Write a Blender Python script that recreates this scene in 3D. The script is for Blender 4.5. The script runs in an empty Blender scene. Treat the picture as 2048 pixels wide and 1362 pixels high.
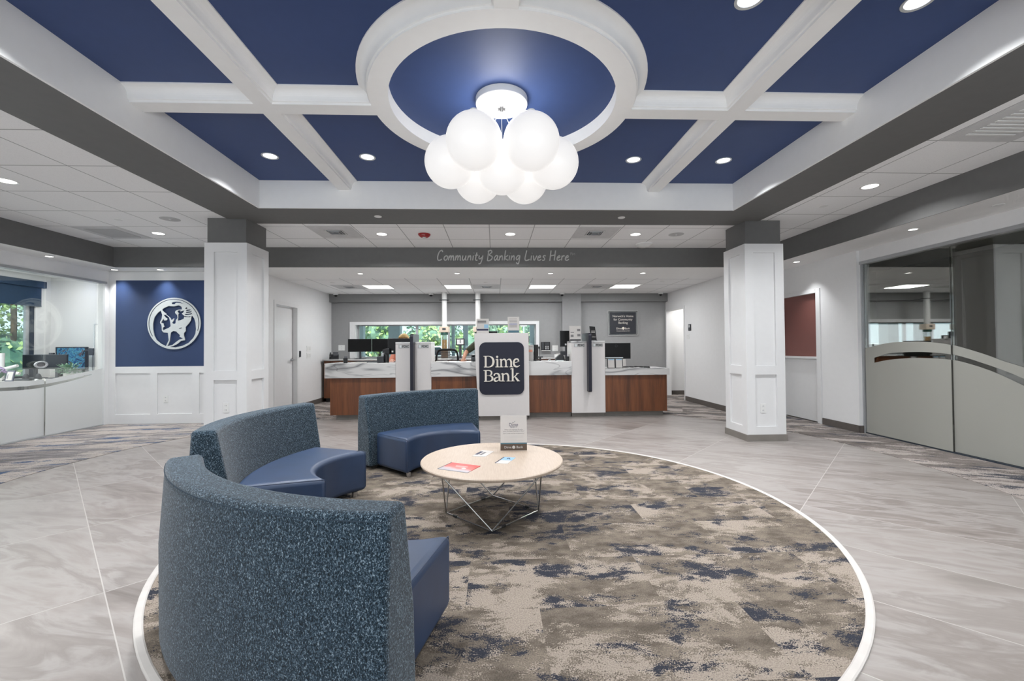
import bpy, bmesh, math, random
from mathutils import Vector, Matrix
random.seed(7)
PI = math.pi
S = bpy.context.scene
COL = S.collection

# ------------------------------------------------------------------ camera
cam_d = bpy.data.cameras.new('camera')
cam_d.sensor_width = 36.0
cam_d.lens = 860.195 / 2048 * 36.0
cam_d.clip_start = 0.05
cam_d.clip_end = 200
cam = bpy.data.objects.new('camera', cam_d)
COL.objects.link(cam)
yaw, pit, rol = 0.0393811871, 0.0159338180, -0.00752459370
Bm = Matrix(((math.cos(yaw), -math.sin(yaw), 0), (0, 0, -1), (math.sin(yaw), math.cos(yaw), 0)))
Pm = Matrix(((1, 0, 0), (0, math.cos(pit), math.sin(pit)), (0, -math.sin(pit), math.cos(pit))))
Qm = Matrix(((math.cos(rol), -math.sin(rol), 0), (math.sin(rol), math.cos(rol), 0), (0, 0, 1)))
Rw = Qm @ Pm @ Bm                     # world -> (right, down, forward)
M3 = Matrix((Rw[0], -Rw[1], -Rw[2])).transposed()
cam.matrix_world = Matrix.Translation((0, 0, 1.2)) @ M3.to_4x4()
S.camera = cam

# ------------------------------------------------------------------ view, world, sun
S.view_settings.view_transform = 'Standard'
S.view_settings.look = 'None'
S.view_settings.gamma = 1.0
S.view_settings.use_curve_mapping = False
S.view_settings.exposure = 0.10
try:
    S.cycles.use_denoising = True
    S.cycles.max_bounces = 8
    S.cycles.diffuse_bounces = 5
    S.cycles.glossy_bounces = 4
    S.cycles.transparent_max_bounces = 12
    S.cycles.sample_clamp_indirect = 6.0
    S.cycles.caustics_reflective = False
    S.cycles.caustics_refractive = False
except Exception:
    pass
W = bpy.data.worlds.new('world')
S.world = W
W.use_nodes = True
bg = W.node_tree.nodes['Background']
bg.inputs[0].default_value = (0.80, 0.90, 1.0, 1)
bg.inputs[1].default_value = 1.5


def lamp(name, kind, loc, energy, color=(1, 1, 1), size=0.1, size_y=None, rot=(0, 0, 0), spread=None):
    d = bpy.data.lights.new(name, kind)
    d.energy = energy
    d.color = color
    if kind == 'AREA':
        d.shape = 'RECTANGLE' if size_y else 'DISK'
        d.size = size
        if size_y:
            d.size_y = size_y
        if spread:
            d.spread = spread
    elif kind == 'SUN':
        d.angle = size
    elif kind in ('POINT', 'SPOT'):
        d.shadow_soft_size = size
        if kind == 'SPOT':
            d.spot_size = spread or 2.0
            d.spot_blend = 0.9
    o = bpy.data.objects.new(name, d)
    o.location = loc
    o.rotation_euler = rot
    COL.objects.link(o)
    return o


lamp('sun', 'SUN', (0, 0, 20), 5.5, (1.0, 0.95, 0.85), 0.03, rot=(math.radians(42), math.radians(20), 0))
# added fill light behind the camera, tilted up to brighten the ceiling
lamp('entrance_fill', 'AREA', (-0.4, -2.35, 1.0), 98, (0.94, 0.975, 1.0), 9.0, 1.4, rot=(math.radians(142), 0, 0), spread=math.radians(150))
# daylight through the office window on the left and the teller window at the back
lamp('office_window_daylight', 'AREA', (-7.84, 6.4, 1.35), 22, (0.88, 0.95, 1.0), 2.2, 1.1, rot=(0, math.radians(-90), 0))
lamp('teller_window_daylight', 'AREA', (-1.17, 10.3, 1.4), 10, (0.9, 0.96, 1.0), 4.1, 0.6, rot=(math.radians(-90), 0, 0))


# ------------------------------------------------------------------ materials
def lin(c):
    return tuple(((v / 255) / 12.92 if v <= 10 else (((v / 255) + 0.055) / 1.055) ** 2.4) for v in c)


class NT:
    def __init__(self, name):
        self.m = bpy.data.materials.new(name)
        self.m.use_nodes = True
        self.t = self.m.node_tree
        self.b = self.t.nodes['Principled BSDF']
        self.out = self.t.nodes['Material Output']

    def n(self, kind, **kw):
        x = self.t.nodes.new(kind)
        for k, v in kw.items():
            setattr(x, k, v)
        return x

    def l(self, a, b):
        self.t.links.new(a, b)

    def coord(self, scale=(1, 1, 1), rot=(0, 0, 0), loc=(0, 0, 0), world=False):
        mp = self.n('ShaderNodeMapping')
        if world:
            g = self.n('ShaderNodeNewGeometry')
            self.l(g.outputs['Position'], mp.inputs[0])
        else:
            c = self.n('ShaderNodeTexCoord')
            self.l(c.outputs['Object'], mp.inputs[0])
        mp.inputs['Scale'].default_value = scale
        mp.inputs['Rotation'].default_value = rot
        mp.inputs['Location'].default_value = loc
        return mp.outputs[0]

    def noise(self, vec, scale, detail=3, rough=0.5, dist=0.0):
        x = self.n('ShaderNodeTexNoise')
        x.inputs['Scale'].default_value = scale
        x.inputs['Detail'].default_value = detail
        x.inputs['Roughness'].default_value = rough
        x.inputs['Distortion'].default_value = dist
        self.l(vec, x.inputs['Vector'])
        return x

    def ramp(self, fac, stops, interp='LINEAR'):
        r = self.n('ShaderNodeValToRGB')
        r.color_ramp.interpolation = interp
        e = r.color_ramp.elements
        while len(e) < len(stops):
            e.new(0.5)
        for k, (p, c) in enumerate(stops):
            e[k].position = p
            e[k].color = (*c, 1) if len(c) == 3 else c
        self.l(fac, r.inputs[0])
        return r.outputs[0]

    def math(self, op, a, b=None, c=None):
        x = self.n('ShaderNodeMath', operation=op)
        for k, v in enumerate((a, b, c)):
            if v is None:
                continue
            if isinstance(v, (int, float)):
                x.inputs[k].default_value = v
            else:
                self.l(v, x.inputs[k])
        return x.outputs[0]

    def mix(self, fac, a, b, mode='MIX'):
        x = self.n('ShaderNodeMixRGB', blend_type=mode)
        for k, v in enumerate((fac, a, b)):
            if isinstance(v, (int, float)):
                x.inputs[k].default_value = v
            elif isinstance(v, tuple):
                x.inputs[k].default_value = (*v, 1)
            else:
                self.l(v, x.inputs[k])
        return x.outputs[0]

    def bump(self, h, strength=0.2, dist=0.002):
        x = self.n('ShaderNodeBump')
        x.inputs['Strength'].default_value = strength
        x.inputs['Distance'].default_value = dist
        self.l(h, x.inputs['Height'])
        self.l(x.outputs[0], self.b.inputs['Normal'])

    def set(self, **kw):
        for k, v in kw.items():
            self.b.inputs[k.replace('_', ' ')].default_value = (*v, 1) if isinstance(v, tuple) else v


def paint(name, rgb, rough=0.55, metal=0.0, spec=0.4, var=0.04, scale=14, bump=0.05, coat=0.0):
    m = NT(name)
    c = lin(rgb)
    v = m.coord()
    nz = m.noise(v, scale, 3)
    dark = tuple(x * (1 - var) for x in c)
    lite = tuple(min(1, x * (1 + var)) for x in c)
    m.l(m.ramp(nz.outputs['Fac'], [(0.3, dark), (0.7, lite)]), m.b.inputs['Base Color'])
    m.set(Roughness=rough, Metallic=metal)
    m.b.inputs['Specular IOR Level'].default_value = spec
    m.b.inputs['Coat Weight'].default_value = coat
    if bump:
        m.bump(m.noise(v, scale * 12, 2).outputs['Fac'], bump, 0.001)
    return m.m


def emit(name, rgb, strength, base=0.8):
    m = NT(name)
    m.set(Base_Color=(base, base, base), Emission_Color=rgb, Roughness=0.35)
    m.b.inputs['Emission Strength'].default_value = strength
    return m.m


WHITE = paint('wall paint white', (228, 228, 228), 0.45, spec=0.35, var=0.01)
TRAYW = paint('tray trim paint white', (240, 240, 239), 0.4, spec=0.3, var=0.01, bump=0.0)
TRIMW = paint('trim paint white', (224, 224, 224), 0.3, spec=0.5, var=0.01, bump=0.0)
CEILW = paint('soffit paint white', (243, 243, 242), 0.6, spec=0.2, var=0.01)
DARKG = paint('soffit paint dark grey', (107, 107, 106), 0.6, spec=0.2, var=0.03)
MIDG = paint('wall paint mid grey', (150, 150, 150), 0.5, spec=0.25, var=0.02)
BOXG = paint('header paint grey', (128, 128, 128), 0.5, spec=0.25, var=0.02)
NAVYC = paint('ceiling paint navy', (54, 74, 120), 0.5, spec=0.3, var=0.02)
NAVYP = paint('panel paint navy', (50, 66, 100), 0.4, spec=0.3, var=0.02)
SIGNN = paint('sign face dark navy', (36, 38, 52), 0.45, spec=0.3)
LETTR = paint('letter face warm white', (226, 220, 208), 0.4, var=0.01)
SILVR = paint('brushed silver', (206, 210, 210), 0.38, metal=0.55, var=0.03, scale=30)
CHROM = paint('chrome', (190, 190, 192), 0.18, metal=0.95, var=0.02)
WIRE = paint('nickel wire', (168, 166, 162), 0.25, metal=0.8, var=0.03)
BLACK = paint('black plastic', (26, 27, 29), 0.4, spec=0.5, var=0.1)
SCREEN = paint('screen glass black', (4, 4, 5), 0.35, spec=0.3, var=0.1, bump=0.0)
CHARC = paint('charcoal plastic', (62, 64, 68), 0.5, var=0.1)
WPLAS = paint('white plastic', (225, 225, 223), 0.35, var=0.01, bump=0.0)
PAPER = paint('paper white', (196, 192, 188), 0.7, spec=0.15, var=0.01)
PAPTX = paint('printed text grey', (120, 118, 118), 0.7, var=0.1)
PRTDK = paint('printed dark brown', (84, 70, 58), 0.6)
PRTTE = paint('printed teal', (70, 104, 116), 0.6)
PRTNV = paint('printed navy', (50, 52, 76), 0.5)
LBLUE = paint('printed pale blue', (140, 178, 204), 0.5)
REDP = paint('printed red', (214, 92, 78), 0.45)
PEACH = paint('printed peach', (226, 160, 138), 0.6)
BASEB = paint('rubber base dark brown', (92, 86, 82), 0.5, var=0.08)
BASET = paint('tile base grey', (128, 123, 117), 0.45, var=0.10, scale=5)
KIOSK = paint('kiosk laminate white', (214, 210, 208), 0.4, var=0.01)
FDICP = paint('plate brushed grey', (176, 176, 174), 0.4, metal=0.2, var=0.08, scale=3)
BEIGE = paint('beige plastic', (206, 190, 172), 0.5)
GREEN = paint('green rubber', (46, 84, 74), 0.5)
AMBER = paint('amber carrier', (205, 160, 96), 0.45, var=0.15)
BOXBL = paint('utility steel blue grey', (120, 140, 158), 0.4, var=0.05)
CARW = paint('car paint white', (225, 228, 232), 0.2, spec=0.6, var=0.01, bump=0)
CARGL = paint('car window dark', (40, 46, 54), 0.1, spec=0.6, bump=0)
TYRE = paint('tyre rubber', (30, 30, 32), 0.8)
ASPH = paint('asphalt', (150, 148, 146), 0.9, var=0.12, scale=3)
EXTWH = paint('exterior column pale', (214, 224, 230), 0.5, var=0.03)
STEEL = paint('window frame aluminium', (176, 178, 180), 0.35, metal=0.4, var=0.03)
DFRAME = paint('window frame dark', (58, 66, 76), 0.4, metal=0.2)
SHADE = paint('roller shade navy', (14, 44, 68), 0.75, var=0.1, scale=60)
DESKW = paint('office desk laminate', (212, 208, 202), 0.4, var=0.02)
CERAM = paint('white ceramic', (230, 228, 224), 0.2, spec=0.6, var=0.01, bump=0)
FINDK = paint('fin dark navy', (34, 34, 46), 0.4, spec=0.3)
LEAFP = paint('plant leaf variegated', (128, 160, 132), 0.5, var=0.5, scale=40)
BARK = paint('bark', (92, 74, 60), 0.9, var=0.3, scale=8)
SKIN = paint('skin', (176, 128, 102), 0.55, var=0.04)
SKINP = paint('skin pink', (206, 150, 128), 0.55, var=0.04)
OLIVE = paint('olive knit shirt', (58, 60, 44), 0.85, var=0.15, scale=80)
CORAL = paint('coral shirt', (206, 128, 104), 0.8, var=0.1, scale=60)
HAIRB = paint('blond hair', (190, 160, 104), 0.6, var=0.25, scale=90)
HAIRD = paint('dark hair', (44, 34, 28), 0.6, var=0.3, scale=90)
TROUS = paint('dark trousers', (40, 42, 50), 0.8, var=0.1)
REDAL = paint('alarm red', (150, 36, 38), 0.4)
EYEW = paint('eye white', (230, 228, 224), 0.3, bump=0)
GLOBE = emit('opal globe glow', (1.0, 0.97, 0.945), 0.58, 0.48)
GLOWD = emit('downlight glow', (1.0, 0.97, 0.93), 2.2)
GLOWT = emit('troffer glow', (1.0, 0.98, 0.95), 2.0)
TRANSOR = paint('window film reddish brown', (124, 78, 72), 0.35, var=0.06, scale=2, bump=0)


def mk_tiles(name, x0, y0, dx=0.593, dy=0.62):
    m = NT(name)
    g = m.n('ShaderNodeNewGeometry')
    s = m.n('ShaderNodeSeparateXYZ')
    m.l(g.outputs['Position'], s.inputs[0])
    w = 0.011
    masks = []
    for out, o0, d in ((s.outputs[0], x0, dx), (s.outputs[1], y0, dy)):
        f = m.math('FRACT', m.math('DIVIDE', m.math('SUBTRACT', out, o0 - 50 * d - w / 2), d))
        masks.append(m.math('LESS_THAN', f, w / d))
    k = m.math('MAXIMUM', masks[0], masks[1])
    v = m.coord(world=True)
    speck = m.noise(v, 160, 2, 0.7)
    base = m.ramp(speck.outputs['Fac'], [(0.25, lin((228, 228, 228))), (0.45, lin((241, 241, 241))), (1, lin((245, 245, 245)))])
    m.l(m.mix(k, base, lin((172, 172, 172))), m.b.inputs['Base Color'])  # white grid bars drawn darker, their shadow lines put into the colour
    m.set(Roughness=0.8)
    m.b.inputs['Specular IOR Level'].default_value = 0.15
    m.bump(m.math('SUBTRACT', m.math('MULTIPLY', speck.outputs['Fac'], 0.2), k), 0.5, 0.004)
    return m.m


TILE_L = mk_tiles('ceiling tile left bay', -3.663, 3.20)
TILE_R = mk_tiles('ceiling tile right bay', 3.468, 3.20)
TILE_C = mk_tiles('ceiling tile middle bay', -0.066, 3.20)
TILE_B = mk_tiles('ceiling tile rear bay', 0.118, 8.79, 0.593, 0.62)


def mk_floor():
    m = NT('porcelain floor tile')
    v = m.coord(rot=(0, 0, math.radians(-45)), world=True)       # x' = (x+y)/r2 , y' = (y-x)/r2
    s = m.n('ShaderNodeSeparateXYZ')
    m.l(v, s.inputs[0])
    q, p = s.outputs[0], s.outputs[1]
    return m, v, q, p


def mk_floor2():
    m = NT('porcelain floor tile')
    g = m.n('ShaderNodeNewGeometry')
    s = m.n('ShaderNodeSeparateXYZ')
    m.l(g.outputs['Position'], s.inputs[0])
    X, Y = s.outputs[0], s.outputs[1]
    r2 = 0.70711
    q = m.math('MULTIPLY', m.math('ADD', X, Y), r2)
    p = m.math('MULTIPLY', m.math('SUBTRACT', Y, X), r2)
    dq, dp = 0.61, 1.175
    qa = m.math('DIVIDE', m.math('ADD', q, 50 * dq - 0.2), dq)
    pa = m.math('DIVIDE', m.math('ADD', p, 50 * dp - 0.6), dp)
    fq, fp = m.math('FRACT', qa), m.math('FRACT', pa)
    gm = m.math('MAXIMUM', m.math('LESS_THAN', fq, 0.008), m.math('LESS_THAN', fp, 0.0042))
    cq, cp = m.math('FLOOR', qa), m.math('FLOOR', pa)
    cv = m.n('ShaderNodeCombineXYZ')
    m.l(cq, cv.inputs[0]); m.l(cp, cv.inputs[1])
    wn = m.n('ShaderNodeTexWhiteNoise', noise_dimensions='3D')
    m.l(cv.outputs[0], wn.inputs['Vector'])
    off = m.n('ShaderNodeVectorMath', operation='SCALE')
    m.l(wn.outputs['Color'], off.inputs[0]); off.inputs['Scale'].default_value = 30
    # stone drift runs mostly along x with a slow swirl
    cc = m.n('ShaderNodeCombineXYZ')
    m.l(m.math('ADD', m.math('MULTIPLY', X, 0.62), m.math('MULTIPLY', Y, -0.10)), cc.inputs[0])
    m.l(m.math('ADD', m.math('MULTIPLY', Y, 2.1), m.math('MULTIPLY', X, 0.8)), cc.inputs[1])
    add = m.n('ShaderNodeVectorMath', operation='ADD')
    m.l(cc.outputs[0], add.inputs[0]); m.l(off.outputs[0], add.inputs[1])
    n1 = m.noise(add.outputs[0], 1.0, 5, 0.5, 0.9)
    n2 = m.noise(add.outputs[0], 2.6, 6, 0.6, 1.8)
    f = m.math('ADD', m.math('MULTIPLY', n1.outputs['Fac'], 0.65), m.math('MULTIPLY', n2.outputs['Fac'], 0.35))
    col = m.ramp(f, [(0.33, lin((106, 98, 93))), (0.45, lin((139, 131, 126))), (0.51, lin((152, 146, 142))), (0.56, lin((126, 118, 113))), (0.70, lin((161, 154, 149)))])
    tint = m.mix(m.math('MULTIPLY', wn.outputs['Value'], 0.35), col, lin((158, 153, 149)))
    m.l(m.mix(gm, tint, lin((178, 173, 168))), m.b.inputs['Base Color'])
    m.set(Roughness=0.36)
    m.b.inputs['Specular IOR Level'].default_value = 0.35
    m.bump(m.math('SUBTRACT', 0.0, gm), 0.3, 0.002)
    return m.m


FLOORT = mk_floor2()


def mk_carpet(name, dark, mid, lite, cell=(1.0, 0.5), sx=1.0, sy=1.0, sc=2.2, rot=0.0, lo=0.43, hi=0.56, pile=170):
    m = NT(name)
    g = m.n('ShaderNodeNewGeometry')
    mp = m.n('ShaderNodeMapping')
    m.l(g.outputs['Position'], mp.inputs[0])
    mp.inputs['Rotation'].default_value = (0, 0, rot)
    s = m.n('ShaderNodeSeparateXYZ')
    m.l(mp.outputs[0], s.inputs[0])
    row = m.math('FLOOR', m.math('DIVIDE', m.math('ADD', s.outputs[1], 50), cell[1]))
    sh = m.math('MULTIPLY', m.math('FRACT', m.math('MULTIPLY', row, 0.37)), cell[0])
    colm = m.math('FLOOR', m.math('DIVIDE', m.math('ADD', m.math('ADD', s.outputs[0], 50), sh), cell[0]))
    cv = m.n('ShaderNodeCombineXYZ')
    m.l(row, cv.inputs[0]); m.l(colm, cv.inputs[1])
    wn = m.n('ShaderNodeTexWhiteNoise', noise_dimensions='3D')
    m.l(cv.outputs[0], wn.inputs['Vector'])
    off = m.n('ShaderNodeVectorMath', operation='SCALE')
    m.l(wn.outputs['Color'], off.inputs[0]); off.inputs['Scale'].default_value = 40
    sc_ = m.n('ShaderNodeVectorMath', operation='MULTIPLY')
    m.l(mp.outputs[0], sc_.inputs[0]); sc_.inputs[1].default_value = (sx, sy, 1)
    add = m.n('ShaderNodeVectorMath', operation='ADD')
    m.l(sc_.outputs[0], add.inputs[0]); m.l(off.outputs[0], add.inputs[1])
    n1 = m.noise(add.outputs[0], sc, 8, 0.70, 0.35)
    add2 = m.n('ShaderNodeVectorMath', operation='ADD')
    m.l(add.outputs[0], add2.inputs[0]); add2.inputs[1].default_value = (17.3, 4.1, 2.2)
    n2 = m.noise(add2.outputs[0], sc * 1.25, 8, 0.70, 0.25)
    fz = m.noise(mp.outputs[0], pile, 2, 0.6)
    fuzz = m.math('MULTIPLY', m.math('SUBTRACT', fz.outputs['Fac'], 0.5), 0.24)
    a = m.math('ADD', n1.outputs['Fac'], fuzz)
    b = m.math('ADD', n2.outputs['Fac'], fuzz)
    L = m.ramp(a, [(hi - 0.014, (0, 0, 0)), (hi + 0.014, (1, 1, 1))])
    D = m.ramp(b, [(lo - 0.012, (1, 1, 1)), (lo + 0.012, (0, 0, 0))])
    mv = m.ramp(m.noise(add.outputs[0], sc * 3, 5, 0.6).outputs['Fac'], [(0.38, tuple(x * 0.66 for x in mid)), (0.47, tuple(x * 0.9 for x in mid)), (0.53, tuple(x * 1.05 for x in mid)), (0.62, tuple(x * 1.25 for x in mid))])
    c1 = m.mix(L, mv, lite)
    c2 = m.mix(D, c1, dark)
    grain = m.ramp(fz.outputs['Fac'], [(0.3, (0.70, 0.70, 0.70)), (0.5, (1, 1, 1)), (0.72, (1.28, 1.28, 1.28))])
    m.l(m.mix(1.0, c2, grain, 'MULTIPLY'), m.b.inputs['Base Color'])
    m.set(Roughness=0.95)
    m.b.inputs['Specular IOR Level'].default_value = 0.08
    m.bump(fz.outputs['Fac'], 0.8, 0.006)
    return m.m


CARP_R = mk_carpet('round carpet pile', lin((54, 56, 64)), lin((110, 101, 91)), lin((150, 139, 128)), cell=(0.92, 0.46), sx=0.85, sy=1.5, sc=2.7, lo=0.437, hi=0.527)
CARP_L = mk_carpet('left carpet pile', lin((76, 90, 114)), lin((128, 124, 124)), lin((166, 158, 152)), cell=(3, 0.5), sx=0.45, sy=1.9, sc=2.2, rot=-0.15, lo=0.42, hi=0.5)
CARP_S = mk_carpet('right carpet pile', lin((78, 80, 86)), lin((120, 113, 109)), lin((170, 161, 155)), cell=(3, 0.5), sx=0.5, sy=1.6, sc=2.4, rot=0.4, lo=0.43, hi=0.51)


def mk_fabric():
    m = NT('tweed blue grey fabric')
    v = m.coord(scale=(1, 1, 0.7))
    n1 = m.noise(v, 215, 2, 0.6, 0.8)
    n2 = m.noise(v, 380, 1, 0.5)
    f = m.math('ADD', m.math('MULTIPLY', n1.outputs['Fac'], 0.7), m.math('MULTIPLY', n2.outputs['Fac'], 0.3))
    c = m.ramp(f, [(0.36, lin((12, 20, 26))), (0.47, lin((30, 44, 54))), (0.55, lin((58, 76, 90))), (0.68, lin((150, 166, 176)))])
    m.l(c, m.b.inputs['Base Color'])
    m.set(Roughness=0.9)
    m.b.inputs['Specular IOR Level'].default_value = 0.1
    m.b.inputs['Sheen Weight'].default_value = 0.2
    m.b.inputs['Sheen Roughness'].default_value = 0.5
    m.bump(f, 0.8, 0.003)
    return m.m


FABRIC = mk_fabric()


def mk_leather():
    m = NT('navy leather')
    v = m.coord()
    vo = m.n('ShaderNodeTexVoronoi')
    vo.inputs['Scale'].default_value = 260
    m.l(v, vo.inputs['Vector'])
    nz = m.noise(v, 5, 3)
    m.l(m.ramp(nz.outputs['Fac'], [(0.3, lin((29, 48, 76))), (0.7, lin((35, 57, 88)))]), m.b.inputs['Base Color'])
    m.set(Roughness=0.45)
    m.b.inputs['Specular IOR Level'].default_value = 0.75
    m.bump(vo.outputs['Distance'], 0.15, 0.001)
    return m.m


LEATHER = mk_leather()


def mk_veneer():
    m = NT('cherry wood veneer')
    v = m.coord(scale=(1, 1, 0.06), world=True)
    n1 = m.noise(v, 9, 5, 0.6, 0.2)
    n2 = m.noise(v, 70, 3, 0.6)
    f = m.math('ADD', m.math('MULTIPLY', n1.outputs['Fac'], 0.75), m.math('MULTIPLY', n2.outputs['Fac'], 0.25))
    m.l(m.ramp(f, [(0.34, lin((72, 41, 22))), (0.5, lin((106, 61, 33))), (0.66, lin((128, 78, 44)))]), m.b.inputs['Base Color'])
    m.set(Roughness=0.42)
    return m.m


VENEER = mk_veneer()


def mk_table():
    m = NT('pale maple laminate')
    v = m.coord(scale=(14, 1.2, 1))
    n1 = m.noise(v, 8, 4, 0.6)
    m.l(m.ramp(n1.outputs['Fac'], [(0.3, lin((176, 158, 141))), (0.7, lin((188, 172, 156)))]), m.b.inputs['Base Color'])
    m.set(Roughness=0.4)
    return m.m


MAPLE = mk_table()


def mk_marble():
    m = NT('white quartz with grey veins')
    v = m.coord(world=True, scale=(0.55, 1, 2.4), rot=(0, 0.55, 0))
    n0 = m.noise(v, 1.1, 2, 0.5)
    sub = m.n('ShaderNodeVectorMath', operation='SCALE')
    m.l(n0.outputs['Color'], sub.inputs[0]); sub.inputs['Scale'].default_value = 0.8
    add = m.n('ShaderNodeVectorMath', operation='ADD')
    m.l(v, add.inputs[0]); m.l(sub.outputs[0], add.inputs[1])
    n1 = m.noise(add.outputs[0], 1.25, 3, 0.42)
    n2 = m.noise(add.outputs[0], 2.6, 2, 0.5)
    ridge = m.math('ABSOLUTE', m.math('SUBTRACT', n1.outputs['Fac'], 0.5))
    r2 = m.math('ABSOLUTE', m.math('SUBTRACT', n2.outputs['Fac'], 0.47))
    c1 = m.ramp(ridge, [(0.0, lin((128, 128, 130))), (0.010, lin((170, 170, 171))), (0.04, lin((222, 221, 220))), (0.2, lin((232, 231, 230)))])
    c2 = m.ramp(r2, [(0.0, lin((196, 196, 197))), (0.02, lin((236, 236, 235)))])
    m.l(m.mix(1.0, c1, c2, 'MULTIPLY'), m.b.inputs['Base Color'])
    m.set(Roughness=0.22)
    return m.m


MARBLE = mk_marble()


def mk_glass(name, tint, refl, rough=0.0):
    m = NT(name)
    m.t.nodes.remove(m.b)
    tr = m.n('ShaderNodeBsdfTransparent')
    tr.inputs[0].default_value = (*tint, 1)
    gl = m.n('ShaderNodeBsdfGlossy')
    gl.inputs[0].default_value = (1, 1, 1, 1)
    gl.inputs['Roughness'].default_value = rough
    lw = m.n('ShaderNodeLayerWeight')
    lw.inputs[0].default_value = 0.25
    f = m.math('ADD', m.math('MULTIPLY', lw.outputs['Fresnel'], 0.5), refl)
    mx = m.n('ShaderNodeMixShader')
    m.l(f, mx.inputs[0]); m.l(tr.outputs[0], mx.inputs[1]); m.l(gl.outputs[0], mx.inputs[2])
    m.l(mx.outputs[0], m.out.inputs[0])
    return m.m


GLASSL = mk_glass('clear door glass', (0.97, 0.985, 0.98), 0.03)
GLASSR = mk_glass('dark reflecting door glass', (0.86, 0.88, 0.84), 0.17)
GLASSW = mk_glass('window glass', (0.88, 0.97, 0.96), 0.02)
ACRYL = mk_glass('clear acrylic', (0.9, 0.91, 0.91), 0.04)


def mk_film(name, rgb, transl=0.35):
    m = NT(name)
    v = m.coord()
    nz = m.noise(v, 3, 2)
    c = lin(rgb)
    m.l(m.ramp(nz.outputs['Fac'], [(0.3, tuple(x * 0.98 for x in c)), (0.7, c)]), m.b.inputs['Base Color'])
    m.set(Roughness=0.5)
    m.b.inputs['Specular IOR Level'].default_value = 0.25
    t = m.n('ShaderNodeBsdfTranslucent')
    t.inputs[0].default_value = (*c, 1)
    mx = m.n('ShaderNodeMixShader')
    mx.inputs[0].default_value = transl
    m.l(m.b.outputs[0], mx.inputs[1]); m.l(t.outputs[0], mx.inputs[2]); m.l(mx.outputs[0], m.out.inputs[0])
    return m.m


FILML = mk_film('frosted film pale', (236, 237, 236), 0.35)
FILMR = mk_film('frosted film grey', (178, 178, 170), 0.12)


def mk_leaf(name, a, b, c):
    m = NT(name)
    g = m.n('ShaderNodeNewGeometry')
    nz = m.noise(g.outputs['Position'], 1.6, 3)
    w = m.n('ShaderNodeTexWhiteNoise', noise_dimensions='1D')
    m.l(g.outputs['Random Per Island'], w.inputs['W'])
    f = m.math('ADD', m.math('MULTIPLY', nz.outputs['Fac'], 0.6), m.math('MULTIPLY', w.outputs['Value'], 0.4))
    m.l(m.ramp(f, [(0.3, lin(a)), (0.5, lin(b)), (0.75, lin(c))]), m.b.inputs['Base Color'])
    m.set(Roughness=0.6)
    return m.m


LEAF1 = mk_leaf('leaf deep green', (74, 108, 90), (126, 158, 136), (186, 208, 188))
LEAF2 = mk_leaf('leaf lime green', (130, 160, 100), (180, 204, 136), (218, 232, 172))


def mk_art():
    m = NT('abstract blue painting')
    v = m.coord(scale=(1, 1, 1))
    n1 = m.noise(v, 7, 3, 0.6, 2.2)
    m.l(m.ramp(n1.outputs['Fac'], [(0.3, lin((18, 30, 52))), (0.44, lin((30, 92, 150))), (0.52, lin((90, 170, 196))), (0.56, lin((20, 48, 90))), (0.7, lin((150, 96, 70)))]), m.b.inputs['Base Color'])
    return m.m


ART = mk_art()


def mk_flyer():
    m = NT('brochure cover red to grey')
    v = m.coord(scale=(1, 1, 1))
    s = m.n('ShaderNodeSeparateXYZ')
    m.l(v, s.inputs[0])
    nz = m.noise(v, 12, 2)
    f = m.math('ADD', m.math('MULTIPLY', s.outputs[1], 4.0), m.math('ADD', m.math('MULTIPLY', nz.outputs['Fac'], 0.35), 0.36))
    m.l(m.ramp(f, [(0.15, lin((150, 156, 166))), (0.36, lin((176, 160, 164))), (0.5, lin((196, 92, 82))), (0.85, lin((186, 44, 38)))]), m.b.inputs['Base Color'])
    m.set(Roughness=0.35)
    return m.m


FLYER = mk_flyer()


# ------------------------------------------------------------------ mesh builder
def catmull(pts, n=6, closed=False):
    P = [Vector(p) for p in pts]
    if len(P) < 3:
        return P
    out = []
    N = len(P)
    rng = N if closed else N - 1
    for i in range(rng):
        if closed:
            a, b, c, d = P[(i - 1) % N], P[i], P[(i + 1) % N], P[(i + 2) % N]
        else:
            a = P[i - 1] if i else P[0] * 2 - P[1]
            b, c = P[i], P[i + 1]
            d = P[i + 2] if i + 2 < N else P[-1] * 2 - P[-2]
        for k in range(n):
            t = k / n
            out.append(0.5 * ((2 * b) + (c - a) * t + (2 * a - 5 * b + 4 * c - d) * t * t + (3 * b - a - 3 * c + d) * t ** 3))
    if not closed:
        out.append(P[-1])
    return out


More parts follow.
